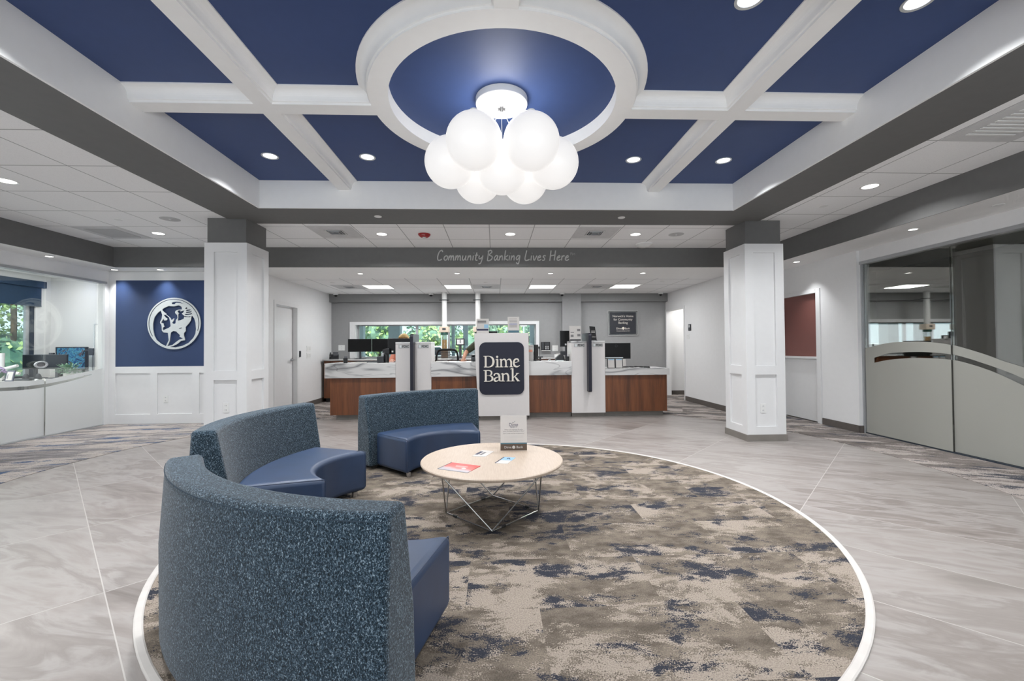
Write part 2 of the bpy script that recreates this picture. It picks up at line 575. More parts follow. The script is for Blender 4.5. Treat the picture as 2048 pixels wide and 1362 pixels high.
class MB:
    def __init__(self):
        self.v, self.f, self.mi, self.k = [], [], [], 0

    def mat(self, k):
        self.k = k
        return self

    def _add(self, vs, fs):
        o = len(self.v)
        self.v += [tuple(p) for p in vs]
        self.f += [tuple(i + o for i in f) for f in fs]
        self.mi += [self.k] * len(fs)
        return self

    def box(self, x0, x1, y0, y1, z0, z1, rz=0, piv=None, rx=0):
        vs = [Vector((x, y, z)) for z in (z0, z1) for y in (y0, y1) for x in (x0, x1)]
        if rz or rx:
            c = Vector(piv) if piv else Vector(((x0 + x1) / 2, (y0 + y1) / 2, (z0 + z1) / 2))
            R = Matrix.Rotation(rz, 3, 'Z') @ Matrix.Rotation(rx, 3, 'X')
            vs = [R @ (p - c) + c for p in vs]
        return self._add(vs, [(0, 2, 3, 1), (4, 5, 7, 6), (0, 1, 5, 4), (2, 6, 7, 3), (0, 4, 6, 2), (1, 3, 7, 5)])

    def prism(self, poly, a, b, axis='z'):
        # poly: 2D points; axis z -> (x,y), y -> (x,z), x -> (y,z)
        def P(p, t):
            return {'z': (p[0], p[1], t), 'y': (p[0], t, p[1]), 'x': (t, p[0], p[1])}[axis]
        n = len(poly)
        vs = [P(p, a) for p in poly] + [P(p, b) for p in poly]
        fs = [tuple(range(n)), tuple(range(2 * n - 1, n - 1, -1))]
        fs += [(i, i + n, (i + 1) % n + n, (i + 1) % n) for i in range(n)]
        return self._add(vs, fs)

    def lathe(self, prof, c=(0, 0, 0), seg=32, axis='z'):
        n = len(prof)
        vs = []
        for s in range(seg):
            a = 2 * PI * s / seg
            for r, z in prof:
                p = (r * math.cos(a), r * math.sin(a), z)
                if axis == 'y':
                    p = (p[0], p[2], p[1])
                elif axis == 'x':
                    p = (p[2], p[0], p[1])
                vs.append((p[0] + c[0], p[1] + c[1], p[2] + c[2]))
        fs = []
        for s in range(seg):
            for i in range(n - 1):
                a, b = s * n + i, ((s + 1) % seg) * n + i
                fs.append((a, b, b + 1, a + 1))
        return self._add(vs, fs)

    def cyl(self, c, r, h, seg=24, axis='z', r2=None):
        r2 = r if r2 is None else r2
        return self.lathe([(0.0001, 0), (r, 0), (r2, h), (0.0001, h)], c, seg, axis)

    def sphere(self, c, r, seg=24, rings=12, sz=1.0, a0=-PI / 2, a1=PI / 2):
        prof = []
        for i in range(rings + 1):
            a = a0 + (a1 - a0) * i / rings
            prof.append((max(0.0001, r * math.cos(a)), r * math.sin(a) * sz))
        return self.lathe(prof, c, seg)

    def tube(self, pts, r, seg=8, closed=False, smooth=0, rr=None):
        P = [Vector(p) for p in pts]
        if smooth:
            P = catmull(P, smooth, closed)
        n = len(P)
        up = Vector((0, 0, 1))
        vs = []
        last = None
        for i, p in enumerate(P):
            if closed:
                t = P[(i + 1) % n] - P[i - 1]
            else:
                t = P[min(i + 1, n - 1)] - P[max(i - 1, 0)]
            t = t.normalized() if t.length > 1e-9 else Vector((0, 0, 1))
            if last is None:
                ref = up if abs(t.z) < 0.95 else Vector((1, 0, 0))
                u = t.cross(ref).normalized()
            else:
                u = (last - t * last.dot(t))
                u = u.normalized() if u.length > 1e-6 else t.cross(up).normalized()
            last = u
            w = t.cross(u)
            R = rr[i] if rr else r
            for k in range(seg):
                a = 2 * PI * k / seg
                vs.append(p + (u * math.cos(a) + w * math.sin(a)) * R)
        fs = []
        m = n if closed else n - 1
        for i in range(m):
            for k in range(seg):
                a, b = i * seg + k, ((i + 1) % n) * seg + k
                a2, b2 = i * seg + (k + 1) % seg, ((i + 1) % n) * seg + (k + 1) % seg
                fs.append((a, b, b2, a2))
        if not closed:
            fs.append(tuple(range(seg)))
            fs.append(tuple(range((n - 1) * seg + seg - 1, (n - 1) * seg - 1, -1)))
        return self._add(vs, fs)

    def sweep(self, prof, cx, cy, a0, a1, seg, cap=True):
        # profile (r,z) swept about a vertical axis between two angles
        n = len(prof)
        vs = []
        for s in range(seg + 1):
            a = a0 + (a1 - a0) * s / seg
            t = 2 * s / seg - 1
            for q in prof:
                r = q[0] + (q[2] * (1 - t * t) if len(q) > 2 else 0)
                vs.append((cx + r * math.cos(a), cy + r * math.sin(a), q[1]))
        fs = []
        for s in range(seg):
            for i in range(n):
                a, b = s * n + i, (s + 1) * n + i
                j = (i + 1) % n
                fs.append((a, b, b - i + j, a - i + j))
        if cap:
            fs.append(tuple(range(n)))
            fs.append(tuple(range(seg * n + n - 1, seg * n - 1, -1)))
        return self._add(vs, fs)

    def mesh(self, name, mats, bevel=0):
        me = bpy.data.meshes.new(name)
        me.from_pydata(self.v, [], self.f)
        for m in (mats if isinstance(mats, (list, tuple)) else [mats]):
            me.materials.append(m)
        me.polygons.foreach_set('material_index', self.mi)
        bm = bmesh.new()
        bm.from_mesh(me)
        bmesh.ops.recalc_face_normals(bm, faces=bm.faces)
        bm.to_mesh(me)
        bm.free()
        return me

    def obj(self, name, mats, parent=None, smooth=False, bevel=0, bseg=2, loc=None):
        o = bpy.data.objects.new(name, self.mesh(name, mats))
        COL.objects.link(o)
        if parent:
            o.parent = parent
        if loc:
            o.location = loc
        if smooth:
            o.data.polygons.foreach_set('use_smooth', [True] * len(o.data.polygons))
            try:
                o.data.set_sharp_from_angle(angle=math.radians(38))
            except Exception:
                pass
        if bevel:
            b = o.modifiers.new('bevel', 'BEVEL')
            b.width = bevel
            b.segments = bseg
            b.limit_method = 'ANGLE'
            b.angle_limit = math.radians(40)
            b.harden_normals = False
            if smooth:
                b.harden_normals = False
        return o


def rframe(mb, a0, a1, b0, b1, w, d0, d1, axis='y'):
    # four bars round a rectangle without overlapping faces; axis is the thickness direction
    for p, q, r, s in ((a0, a1, b0, b0 + w), (a0, a1, b1 - w, b1), (a0, a0 + w, b0 + w, b1 - w), (a1 - w, a1, b0 + w, b1 - w)):
        if axis == 'y':
            mb.box(p, q, d0, d1, r, s)
        elif axis == 'x':
            mb.box(d0, d1, p, q, r, s)
        else:
            mb.box(p, q, r, s, d0, d1)
    return mb


def tag(o, label, cat, group=None):
    o['label'] = label
    o['category'] = cat
    if group:
        o['group'] = group
    return o


def thing(name, label, cat, loc=(0, 0, 0), rz=0, group=None):
    o = bpy.data.objects.new(name, None)
    o.empty_display_size = 0.1
    COL.objects.link(o)
    o.location = loc
    o.rotation_euler = (0, 0, rz)
    return tag(o, label, cat, group)


def struct(mb, name, mats, parent=None, **kw):
    o = mb.obj(name, mats, parent, **kw)
    if not parent:
        o['kind'] = 'structure'
    return o


def dup(root, loc, label, rz=None, group=None):
    r = root.copy()
    COL.objects.link(r)
    r.location = loc
    if rz is not None:
        r.rotation_euler = (0, 0, rz)
    r['label'] = label
    if group:
        r['group'] = group
    for ch in list(root.children):
        c = ch.copy()
        COL.objects.link(c)
        c.parent = r
        for g in list(ch.children):
            d = g.copy()
            COL.objects.link(d)
            d.parent = c
    return r


def text_mesh(name, body, size, mat, parent, loc, rot=(math.radians(90), 0, 0), extrude=0.0006, align='CENTER', bold=0.0, shear=0.0, sx=1.0):
    cu = bpy.data.curves.new(name, 'FONT')
    cu.body = body
    cu.size = size
    cu.align_x = align
    cu.align_y = 'CENTER'
    cu.extrude = extrude
    cu.offset = bold
    cu.shear = shear
    cu.resolution_u = 3
    tmp = bpy.data.objects.new(name, cu)
    COL.objects.link(tmp)
    dg = bpy.context.evaluated_depsgraph_get()
    me = bpy.data.meshes.new_from_object(tmp.evaluated_get(dg))
    bpy.data.objects.remove(tmp)
    bpy.data.curves.remove(cu)
    me.materials.clear()
    me.materials.append(mat)
    o = bpy.data.objects.new(name, me)
    COL.objects.link(o)
    o.parent = parent
    o.location = loc
    o.rotation_euler = rot
    o.scale = (sx, 1, 1)
    return o
# ================================================================== THE ROOM
ZC, ZS, ZT = 2.784, 2.487, 3.088          # tile ceiling, low soffit, tray ceiling
YF = -2.5                                  # the entrance side, behind the camera

struct(MB().box(-8.2, 6.9, YF, 11.2, -0.12, 0.0), 'floor', FLOORT)

# ---- tiled ceilings (three bays and the teller area)
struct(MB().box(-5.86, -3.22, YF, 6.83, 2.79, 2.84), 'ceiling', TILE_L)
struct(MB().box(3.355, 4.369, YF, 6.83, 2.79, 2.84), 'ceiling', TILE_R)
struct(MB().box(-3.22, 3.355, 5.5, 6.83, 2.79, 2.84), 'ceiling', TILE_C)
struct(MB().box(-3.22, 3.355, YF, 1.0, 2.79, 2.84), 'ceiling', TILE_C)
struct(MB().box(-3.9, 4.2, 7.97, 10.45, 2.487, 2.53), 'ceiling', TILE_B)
# plasterboard strips: rear soffit, left and right soffits, office ceilings
struct(MB().box(-6.28, -5.87, YF, 6.87, ZS, 2.53).box(-6.28, -3.9, 6.88, 8.05, ZS, 2.53).box(-3.9, 4.2, 6.88, 7.97, ZS, 2.53)
       .box(4.2, 5.1, 6.88, 7.6, ZS, 2.53).box(4.375, 5.1, YF, 6.88, ZS, 2.53).box(-8.2, -6.28, 3.0, 8.05, 2.5, 2.53)
       .box(5.1, 6.9, 2.0, 7.5, 2.5, 2.53).box(4.301, 5.4, 9.2, 10.6, 2.3, 2.34), 'ceiling', CEILW)
struct(MB().box(-8.3, 7.0, YF - 0.1, 11.3, 3.25, 3.35), 'ceiling', CEILW)      # unseen roof deck added above everything to keep the sun out

# ---- dark grey drops, beam and tray soffit
struct(MB().box(-5.868, -5.858, YF, 6.87, ZS - 0.002, 2.80), 'trim_1', DARKG)
struct(MB().box(4.366, 4.376, YF, 6.87, ZS - 0.002, 2.80), 'trim_2', DARKG)
beam = struct(MB().box(-5.868, 4.376, 6.83, 6.885, ZS - 0.002, 2.80), 'trim_3', DARKG)
fr = MB()
X0, X1, Y0, Y1 = -2.617, 2.780, 1.63, 4.88
e_ = 0.02
fr.box(-3.22, X0 - e_, 1.0, 5.5, 2.778, 2.86).box(X1 + e_, 3.355, 1.0, 5.5, 2.778, 2.86)
fr.box(X0 - e_, X1 + e_, Y1 + e_, 5.5, 2.778, 2.86).box(X0 - e_, X1 + e_, 1.0, Y0 - e_, 2.778, 2.86)
struct(fr, 'trim_4', DARKG)
# tray: white fascia and navy lid
t = MB()
t.box(X0 - 0.019, X0, Y0 - 0.019, Y1 + 0.019, 2.777, ZT + 0.01).box(X1, X1 + 0.019, Y0 - 0.019, Y1 + 0.019, 2.777, ZT + 0.01)
t.box(X0, X1, Y1, Y1 + 0.019, 2.777, ZT + 0.01).box(X0, X1, Y0 - 0.019, Y0, 2.777, ZT + 0.01)
struct(t, 'trim_5', TRAYW)
struct(MB().box(X0, X1, Y0, Y1, ZT, ZT + 0.04), 'ceiling', NAVYC)

# ---- coffer beams with a cove moulding, and the ring round the chandelier
RCX, RCY = 0.07, 3.20
RO, RI, ZB = 0.965, 0.828, 2.983
HM = 0.0655                                # half width of a beam's flat underside


def crown(sgn):
    # (offset from the underside edge, height): lip, step, cove, top fillet
    p = [(0, ZB), (0, ZB + 0.016), (0.011, ZB + 0.018), (0.013, ZB + 0.026)]
    for k in range(1, 8):
        a = PI / 2 * k / 8
        p.append((0.013 + 0.050 * (1 - math.cos(a)), ZB + 0.026 + 0.066 * math.sin(a)))
    p += [(0.066, ZB + 0.094), (0.074, ZB + 0.096), (0.074, ZT)]
    return [(sgn * a, z) for a, z in p]


def beam_poly():
    L = crown(-1)
    R = crown(1)
    return [(-HM + a, z) for a, z in reversed(L)] + [(HM + a, z) for a, z in R]


def coffer(name, x0, y0, x1, y1, dz=0.0):
    mb = MB()
    pl = [(a, z - dz if z < ZB + 0.001 else z) for a, z in beam_poly()]
    if abs(x1 - x0) < 1e-6:
        mb.prism([(x0 + a, z) for a, z in pl], y0, y1, 'y')
    else:
        mb.prism([(y0 + a, z) for a, z in pl], x0, x1, 'x')
    return struct(mb, name, TRAYW)


XL, XR, YM = -1.677, 1.842, 3.235
coffer('trim_6', XL, Y0, XL, Y1, 0.0006)
coffer('trim_7', XR, Y0, XR, Y1, 0.0006)
coffer('trim_8', X0, YM, RCX - 0.9, YM)
coffer('trim_9', RCX + 0.9, YM, X1, YM)
coffer('trim_10', RCX, Y0, RCX, RCY - 0.9)
coffer('trim_11', RCX, RCY + 0.9, RCX, Y1)
ring = [(RI, ZT), (RI, ZB - 0.0012), (RO, ZB - 0.0012)] + [(RO + a, z) for a, z in crown(1)[1:]]
struct(MB().sweep(ring, RCX, RCY, 0, 2 * PI, 96, cap=False), 'trim_12', TRAYW, smooth=True)

# ---- walls
WX = -6.28
w = MB()
w.box(WX - 0.1, WX, YF, 7.24, 2.297, 2.53)                    # header over the left glass
w.box(WX - 0.1, WX, YF, 3.2, 0, 2.3)
struct(w, 'wall_left', WHITE)
GR = 5.02
w = MB()
w.box(GR - 0.03, GR + 0.1, YF, 5.70, 2.33, 2.53).box(GR - 0.03, GR + 0.1, YF, 2.4, 0, 2.33)
w.box(4.95, 5.1, 5.68, 6.35, 0, 2.53).box(4.95, 5.1, 6.35, 7.42, 2.07, 2.53).box(4.95, 5.1, 7.25, 7.42, 0, 2.07)
w.box(4.2, 5.1, 7.4, 7.5, 0, 2.53)
struct(w, 'wall_right', WHITE)
w = MB()
w.box(4.2, 4.3, 7.5, 9.40, 0, 2.53).box(4.2, 4.3, 10.36, 10.53, 0, 2.53).box(4.2, 4.3, 9.40, 10.36, 2.05, 2.53)
struct(w, 'wall_rear_right', WHITE)
struct(MB().box(4.2, 5.4, 10.53, 10.6, 0, 2.30).box(5.3, 5.4, 9.3, 10.53, 0, 2.30).box(4.3, 5.4, 9.2, 9.3, 0, 2.30), 'wall_corridor', WHITE)
w = MB()
w.box(-4.02, -3.9, 7.36, 7.80, 0, 2.53).box(-4.02, -3.9, 8.63, 10.42, 0, 2.53).box(-4.02, -3.9, 7.80, 8.63, 2.02, 2.53)
struct(w, 'wall_rear_left', WHITE)
# wall behind the desks with the teller window
w = MB()
w.box(-3.9, 4.2, 10.42, 10.6, 0, 0.97).box(-3.9, 4.2, 10.42, 10.6, 1.775, 2.6)
w.box(-3.9, -3.335, 10.42, 10.6, 0.97, 1.775).box(1.025, 4.2, 10.42, 10.6, 0.97, 1.775)
struct(w, 'wall_back', MIDG)
struct(MB().box(-3.9, 4.2, 10.28, 10.42, 2.295, 2.50), 'trim_13', BOXG)
struct(MB().box(1.62, 2.075, 10.27, 10.43, 0.0, 2.487), 'trim_14', MIDG)
# entrance side behind the camera: piers and head round the glazing
struct(MB().box(-6.4, -4.95, YF - 0.1, YF, 0, 3.25).box(4.15, 5.2, YF - 0.1, YF, 0, 3.25).box(-4.95, 4.15, YF - 0.1, YF, 2.6, 3.25), 'wall_front', WHITE)

# logo wall: raised frame over recessed panels
YW = 7.24
w = MB()
w.box(-6.38, -3.9, YW + 0.02, YW + 0.12, 0, 2.53)
for (a, b, c, d) in ((WX, -3.99, 2.34, 2.48), (-6.168, -4.16, 0.824, 0.932), (WX, -3.99, 0.0, 0.157), (WX + 0.006, -6.168, 0.157, 2.34),
                     (-5.615, -5.508, 0.157, 0.824), (-4.951, -4.842, 0.157, 0.824), (-4.16, -3.99, 0.157, 2.34)):
    w.box(a, b, YW, YW + 0.025, c, d)
struct(w, 'wall_logo', TRIMW)

# baseboards
b = MB()
b.box(4.188, 4.2, 7.4, 9.36, 0, 0.1)
b.box(4.35, 5.3, 10.515, 10.53, 0, 0.1)
b.box(4.935, 4.95, 5.68, 6.33, 0, 0.1).box(4.95, 5.0, 5.666, 5.68, 0, 0.1)
struct(b, 'baseboard_right', BASEB)
struct(MB().box(-3.9, -3.888, 8.72, 10.42, 0, 0.1), 'baseboard_left', BASEB)

# ---- doors
# white flush door on the rear left wall
d = struct(MB().box(-4.015, -3.98, 7.81, 8.62, 0.02, 2.005), 'door_1', TRIMW)
fr = MB()
fr.box(-3.975, -3.886, 7.74, 7.81, 0, 2.075).box(-3.975, -3.886, 8.62, 8.69, 0, 2.075).box(-3.975, -3.886, 7.81, 8.62, 2.005, 2.075)
fr.obj('door_frame', TRIMW, d)
h = MB().cyl((-3.98, 8.55, 0.985), 0.028, 0.02, 16, 'x').tube([(-3.965, 8.55, 0.985), (-3.935, 8.55, 0.985), (-3.93, 8.51, 0.985), (-3.93, 8.44, 0.985)], 0.011, 8)
h.obj('door_handle', CHROM, d, smooth=True)
MB().box(-4.01, -3.99, 7.81, 8.62, 0.0, 0.02).obj('door_gap_shade', DFRAME, d)  # dark strip standing in for the shaded gap under the door
# glazed-over door on the right
d = struct(MB().box(4.985, 5.02, 6.43, 7.25, 0.015, 1.0), 'door_2', TRIMW)
fr = MB()
fr.box(4.935, 5.02, 6.345, 6.43, 0, 2.07).box(4.935, 5.02, 7.215, 7.25, 0, 2.07).box(4.935, 5.02, 6.43, 7.215, 2.005, 2.07).box(4.94, 5.02, 6.43, 7.215, 0.985, 1.02)
fr.obj('door_frame', TRIMW, d, bevel=0.004)
MB().box(4.99, 5.01, 6.43, 7.215, 1.02, 2.005).obj('glazing_panel', TRANSOR, d)
# doorway opening trim on the rear right wall
struct(MB().box(4.188, 4.199, 9.35, 9.40, 0, 2.10).box(4.188, 4.199, 10.36, 10.41, 0, 2.10).box(4.188, 4.199, 9.40, 10.36, 2.05, 2.10), 'trim_15', TRIMW)

# ---- teller window
wf = MB()
a, b_, c, e = -3.46, 1.07, 0.965, 1.835
wf.box(a, b_, 10.385, 10.419, 1.762, e).box(a, a + 0.125, 10.385, 10.419, c, 1.762).box(b_ - 0.075, b_, 10.385, 10.419, c, 1.762)
wf.box(-3.335, -3.325, 10.419, 10.56, c, 1.762).box(0.995, 1.025, 10.419, 10.56, c, 1.762).box(-3.335, 1.025, 10.419, 10.56, 1.762, 1.78)
win = struct(wf, 'window_1', TRIMW)
fm = MB()
fm.box(-3.33, 1.0, 10.585, 10.615, 1.742, 1.775).box(-3.33, 1.0, 10.585, 10.615, 0.965, 1.0)
for x, ww in ((-3.31, 0.035), (-1.905, 0.055), (-1.13, 0.05), (-0.40, 0.05), (0.985, 0.03)):
    fm.box(x - ww / 2, x + ww / 2, 10.57, 10.63, 0.97, 1.76)
fm.obj('window_frame', STEEL, win)
MB().box(-3.33, 1.0, 10.598, 10.604, 0.97, 1.76).obj('window_pane', GLASSW, win)

# ---- left office shell and its window
w = MB()
w.box(-7.99, -7.89, 3.0, 5.3, 0, 2.53).box(-7.99, -7.89, 7.70, 8.05, 0, 2.53).box(-7.99, -7.89, 5.3, 7.70, 0, 0.72).box(-7.99, -7.89, 5.3, 7.70, 2.36, 2.53)
w.box(-7.99, -6.28, 7.95, 8.05, 0, 2.53).box(-7.99, -6.28, 2.95, 3.05, 0, 2.53)
struct(w, 'wall_office', WHITE)
win2 = struct(MB().box(-7.99, -7.91, 7.64, 7.70, 0.72, 2.36).box(-7.99, -7.91, 5.3, 5.36, 0.72, 2.36).box(-7.99, -7.91, 5.36, 7.64, 0.72, 0.78).box(-7.98, -7.91, 7.04, 7.10, 0.78, 2.36).box(-7.98, -7.91, 6.2, 6.25, 0.78, 2.36), 'window_2', DFRAME)
MB().box(-7.955, -7.95, 5.36, 7.64, 0.78, 2.36).obj('window_pane', GLASSW, win2)
MB().box(-7.965, -7.925, 7.58, 7.64, 0.78, 2.36).obj('window_post', STEEL, win2)
# right office shell; the gloom of an unlit room is put into its wall colour
struct(MB().box(6.8, 6.9, 2.1, 7.39, 0, 2.5).box(5.101, 6.9, 7.39, 7.5, 0, 2.5).box(5.101, 6.9, 2.0, 2.1, 0, 2.5), 'wall_side_office', paint('office wall gloom', (84, 80, 66), 0.6))
lamp('corridor_light', 'AREA', (4.75, 9.95, 2.28), 9, (1.0, 0.98, 0.95), 0.5)


# ---- sliding glass walls
def ngon_slab(pts, x, th):
    return MB().prism(pts, x, x + th, 'x')


def band(up, low, x, th):
    mb = MB()
    n = len(up)
    for i in range(n - 1):
        mb.prism([up[i], up[i + 1], low[i + 1], low[i]], x, x + th, 'x')
    return mb


def interp(tab, y):
    tab = sorted(tab)
    if y <= tab[0][0]:
        (a, b), (c, d) = tab[0], tab[1]
    elif y >= tab[-1][0]:
        (a, b), (c, d) = tab[-2], tab[-1]
    else:
        for (a, b), (c, d) in zip(tab, tab[1:]):
            if a <= y <= c:
                break
    return b + (d - b) * (y - a) / (c - a)


def sm(tab):
    return [(p.x, p.y) for p in catmull([(a, b, 0) for a, b in sorted(tab)], 4)]


LU = sm([(4.0, 1.02), (4.8, 0.91), (5.35, 0.845), (5.716, 0.817), (5.976, 0.800), (6.275, 0.796), (6.519, 0.822), (6.831, 0.865), (7.176, 0.912)])
LM = sm([(4.0, 0.93), (4.8, 0.80), (5.35, 0.752), (5.717, 0.735), (5.995, 0.725), (6.276, 0.735), (6.578, 0.770), (6.784, 0.802), (7.021, 0.838)])
LL = sm([(4.0, 0.86), (4.8, 0.73), (5.35, 0.70), (5.717, 0.690), (6.001, 0.678), (6.276, 0.690), (6.745, 0.765), (7.021, 0.833)])
RU = sm([(2.4, 0.2), (3.0, 0.55), (3.5, 0.79), (3.896, 0.963), (4.073, 1.023), (4.193, 1.073), (4.355, 1.130), (4.553, 1.190), (4.746, 1.221), (4.980, 1.234), (5.289, 1.222), (5.529, 1.179), (5.68, 1.145)])
RM = sm([(2.4, 0.0), (3.0, 0.38), (3.5, 0.66), (3.899, 0.853), (4.095, 0.940), (4.303, 1.013), (4.413, 1.050), (4.555, 1.085), (4.749, 1.105), (4.983, 1.108), (5.292, 1.088), (5.529, 1.022)])
RL = sm([(2.4, -0.1), (3.0, 0.30), (3.5, 0.58), (4.018, 0.844), (4.218, 0.934), (4.461, 1.008), (4.557, 1.027), (4.750, 1.037), (4.984, 1.036), (5.294, 1.006), (5.531, 0.956)])


def glass_door(name, label, x, y0, y1, zt, glass, film, U, Mi, Lo, yend, face, group):
    t = thing(name, label, 'glass door', (x, (y0 + y1) / 2, 0), 0, group)
    ym = (y0 + y1) / 2
    MB().box(-0.006, 0.006, y0 - ym + 0.003, y1 - ym - 0.003, 0.015, zt).obj('glass_pane', glass, t)
    n = 24
    ys = [y0 + 0.004 + (y1 - y0 - 0.008) * i / n for i in range(n + 1)]
    fx = 0.0065 * face
    mb = MB()
    for a, b in zip(ys, ys[1:]):
        ua, ub = interp(U, a), interp(U, b)
        lo_a, lo_b = (interp(Lo, a), interp(Lo, b))
        ma, mb_ = interp(Mi, a), interp(Mi, b)
        th0, th1 = sorted((fx, fx + 0.001 * face))
        if b > yend:           # past the end of the clear swoosh: one sheet of film
            mb.prism([(a - ym, ua), (b - ym, ub), (b - ym, 0.016), (a - ym, 0.016)], th0, th1, 'x')
        else:
            mb.prism([(a - ym, max(ua, .017)), (b - ym, max(ub, .017)), (b - ym, max(mb_, .016)), (a - ym, max(ma, .016))], th0, th1, 'x')
            mb.prism([(a - ym, max(lo_a, .017)), (b - ym, max(lo_b, .017)), (b - ym, 0.016), (a - ym, 0.016)], th0, th1, 'x')
    mb.obj('frosted_film', film, t)
    return t


gdl = glass_door('glass_door', 'clear sliding glass door beside the navy logo wall, frosted at the bottom', WX - 0.03, 6.29, 7.17, 2.28, GLASSL, FILML, LU, LM, LL, 7.0, 1, None)
glass_door('glass_door', 'fixed clear glass panel with frosted base at the left edge, before the office window', WX - 0.05, 3.6, 6.30, 2.28, GLASSL, FILML, LU, LM, LL, 9, 1, None)
glass_door('glass_door', 'dark reflecting glass door with frosted arc, nearer to the white half-glazed door', GR + 0.012, 4.55, 5.655, 2.30, GLASSR, FILMR, RU, RM, RL, 5.535, -1, None)
glass_door('glass_door', 'dark reflecting glass panel with frosted sweep at the right edge', GR + 0.035, 2.4, 4.56, 2.30, GLASSR, FILMR, RU, RM, RL, 9, -1, None)
# recessed oval pull on the left sliding door
pl = thing('door_pull', 'oval satin metal door pull on the left glass door', 'door pull', (WX - 0.012, 6.215, 1.01))
MB().lathe([(0.030, 0), (0.048, 0), (0.050, 0.006), (0.046, 0.012), (0.034, 0.012), (0.030, 0.004)], (0, 0, 0), 32, 'x').obj('pull_rim', SILVR, pl, smooth=True)
MB().cyl((-0.004, 0, 0), 0.032, 0.004, 32, 'x').obj('pull_cup', WIRE, pl, smooth=True)
pl.scale = (1, 1.9, 1)
# head tracks and jambs
struct(MB().box(WX - 0.11, WX + 0.012, 3.2, 7.20, 2.275, 2.31), 'trim_16', STEEL)
struct(MB().box(WX - 0.1, WX + 0.005, 7.17, 7.245, 0, 2.30), 'trim_17', TRIMW)
struct(MB().box(GR - 0.035, GR + 0.09, 2.4, 5.70, 2.295, 2.335), 'trim_18', STEEL)
struct(MB().box(GR - 0.02, GR + 0.09, 5.66, 5.69, 0, 2.30), 'trim_19', STEEL)
struct(MB().box(WX - 0.06, WX, 3.2, 7.17, 0, 0.012), 'trim_20', STEEL)
struct(MB().box(GR, GR + 0.05, 2.4, 5.66, 0, 0.012), 'trim_21', DFRAME)

# ---- carpets let into the floor
CX, CY, CR = 0.085, 3.245, 2.075
rc = thing('round_carpet', 'round taupe, beige and navy patterned carpet let into the tile floor', 'carpet', (CX, CY, 0))
MB().lathe([(0.0001, 0.0), (CR, 0.0), (CR, 0.006), (0.0001, 0.006)], (0, 0, 0), 96).obj('carpet_pile', CARP_R, rc)
MB().lathe([(CR, 0.0), (CR + 0.034, 0.0), (CR + 0.034, 0.007), (CR + 0.028, 0.010), (CR + 0.006, 0.010), (CR, 0.007)], (0, 0, 0), 128).obj('edge_strip', paint('edge strip white', (196, 191, 186), 0.5), rc)
le = [(p.x, p.y) for p in catmull([(-3.55, 7.46, 0), (-3.95, 6.75, 0), (-4.253, 6.047, 0), (-4.40, 5.634, 0), (-4.48, 5.253, 0), (-4.52, 4.834, 0), (-4.52, 4.464, 0), (-4.48, 4.086, 0), (-4.36, 3.5, 0), (-4.1, 2.8, 0), (-3.7, 2.0, 0)], 5)]
o = MB().prism(le + [(-6.27, 2.0), (-6.27, 7.235), (-3.9, 7.235), (-3.88, 7.46)], 0, 0.004, 'z').obj('carpet_strip', CARP_L)
tag(o, 'pale carpet with blue blotches in front of the left glass wall', 'carpet')
re = [(p.x, p.y) for p in catmull([(3.02, 7.46, 0), (3.224, 7.226, 0), (3.39, 7.03, 0), (3.639, 6.696, 0), (3.9, 6.25, 0), (4.08, 5.80, 0), (4.20, 5.35, 0), (4.25, 4.9, 0), (4.25, 4.4, 0), (4.20, 3.9, 0), (4.10, 3.35, 0), (3.85, 2.6, 0), (3.5, 2.0, 0)], 5)]
o = MB().prism(re + [(5.0, 2.0), (5.0, 5.66), (4.93, 5.68), (4.93, 7.39), (4.18, 7.40), (4.18, 7.46)], 0, 0.004, 'z').obj('carpet_strip', CARP_S)
tag(o, 'grey and beige streaked carpet along the right wall', 'carpet')
o = MB().prism([(-3.885, 7.46), (3.02, 7.46), (4.18, 7.46), (4.18, 9.4), (4.5, 9.4), (4.5, 10.51), (-3.885, 10.41)], 0, 0.0035, 'z').obj('carpet_area', CARP_S)
tag(o, 'grey streaked carpet behind the teller desks', 'carpet')


# ================================================================== COLUMNS
def column(x0, label, outlet):
    cx, cy = x0 + 0.25, 5.29 + 0.25
    t = thing('column', label, 'column', (cx, cy, 0), 0, None)
    h = 0.25
    mb = MB().box(-h + 0.022, h - 0.022, -h + 0.022, h - 0.022, 0.001, ZS - 0.001)
    w, zs = 0.112, (0.0, 0.179, 0.833, 0.944, 2.375, ZS)
    for s in (-1, 1):
        for ax in ('x', 'y'):
            def bx(a, b, z0, z1):
                p0, p1 = sorted((s * (h - 0.023), s * h))
                if ax == 'y':
                    mb.box(a, b, p0, p1, z0, z1)
                else:
                    mb.box(p0, p1, max(a, -h + 0.023), min(b, h - 0.023), z0, z1)
            bx(-h, -h + w, 0, ZS)
            bx(h - w, h, 0, ZS)
            for k in (0, 2, 4):
                bx(-h + w, h - w, zs[k], zs[k + 1])
    mb.obj('shaft', TRIMW, t)
    MB().box(-0.228, 0.228, -0.228, 0.228, ZS, ZC + 0.02).obj('capital', DARKG, t)
    MB().box(-h - 0.012, h + 0.012, -h - 0.012, h + 0.012, 0, 0.082).obj('base', BASET, t)
    return t


column(3.155, 'square white panelled column with grey top, right of the teller desks', True)
column(-3.483, 'square white panelled column with grey top, beside the navy logo wall', False)
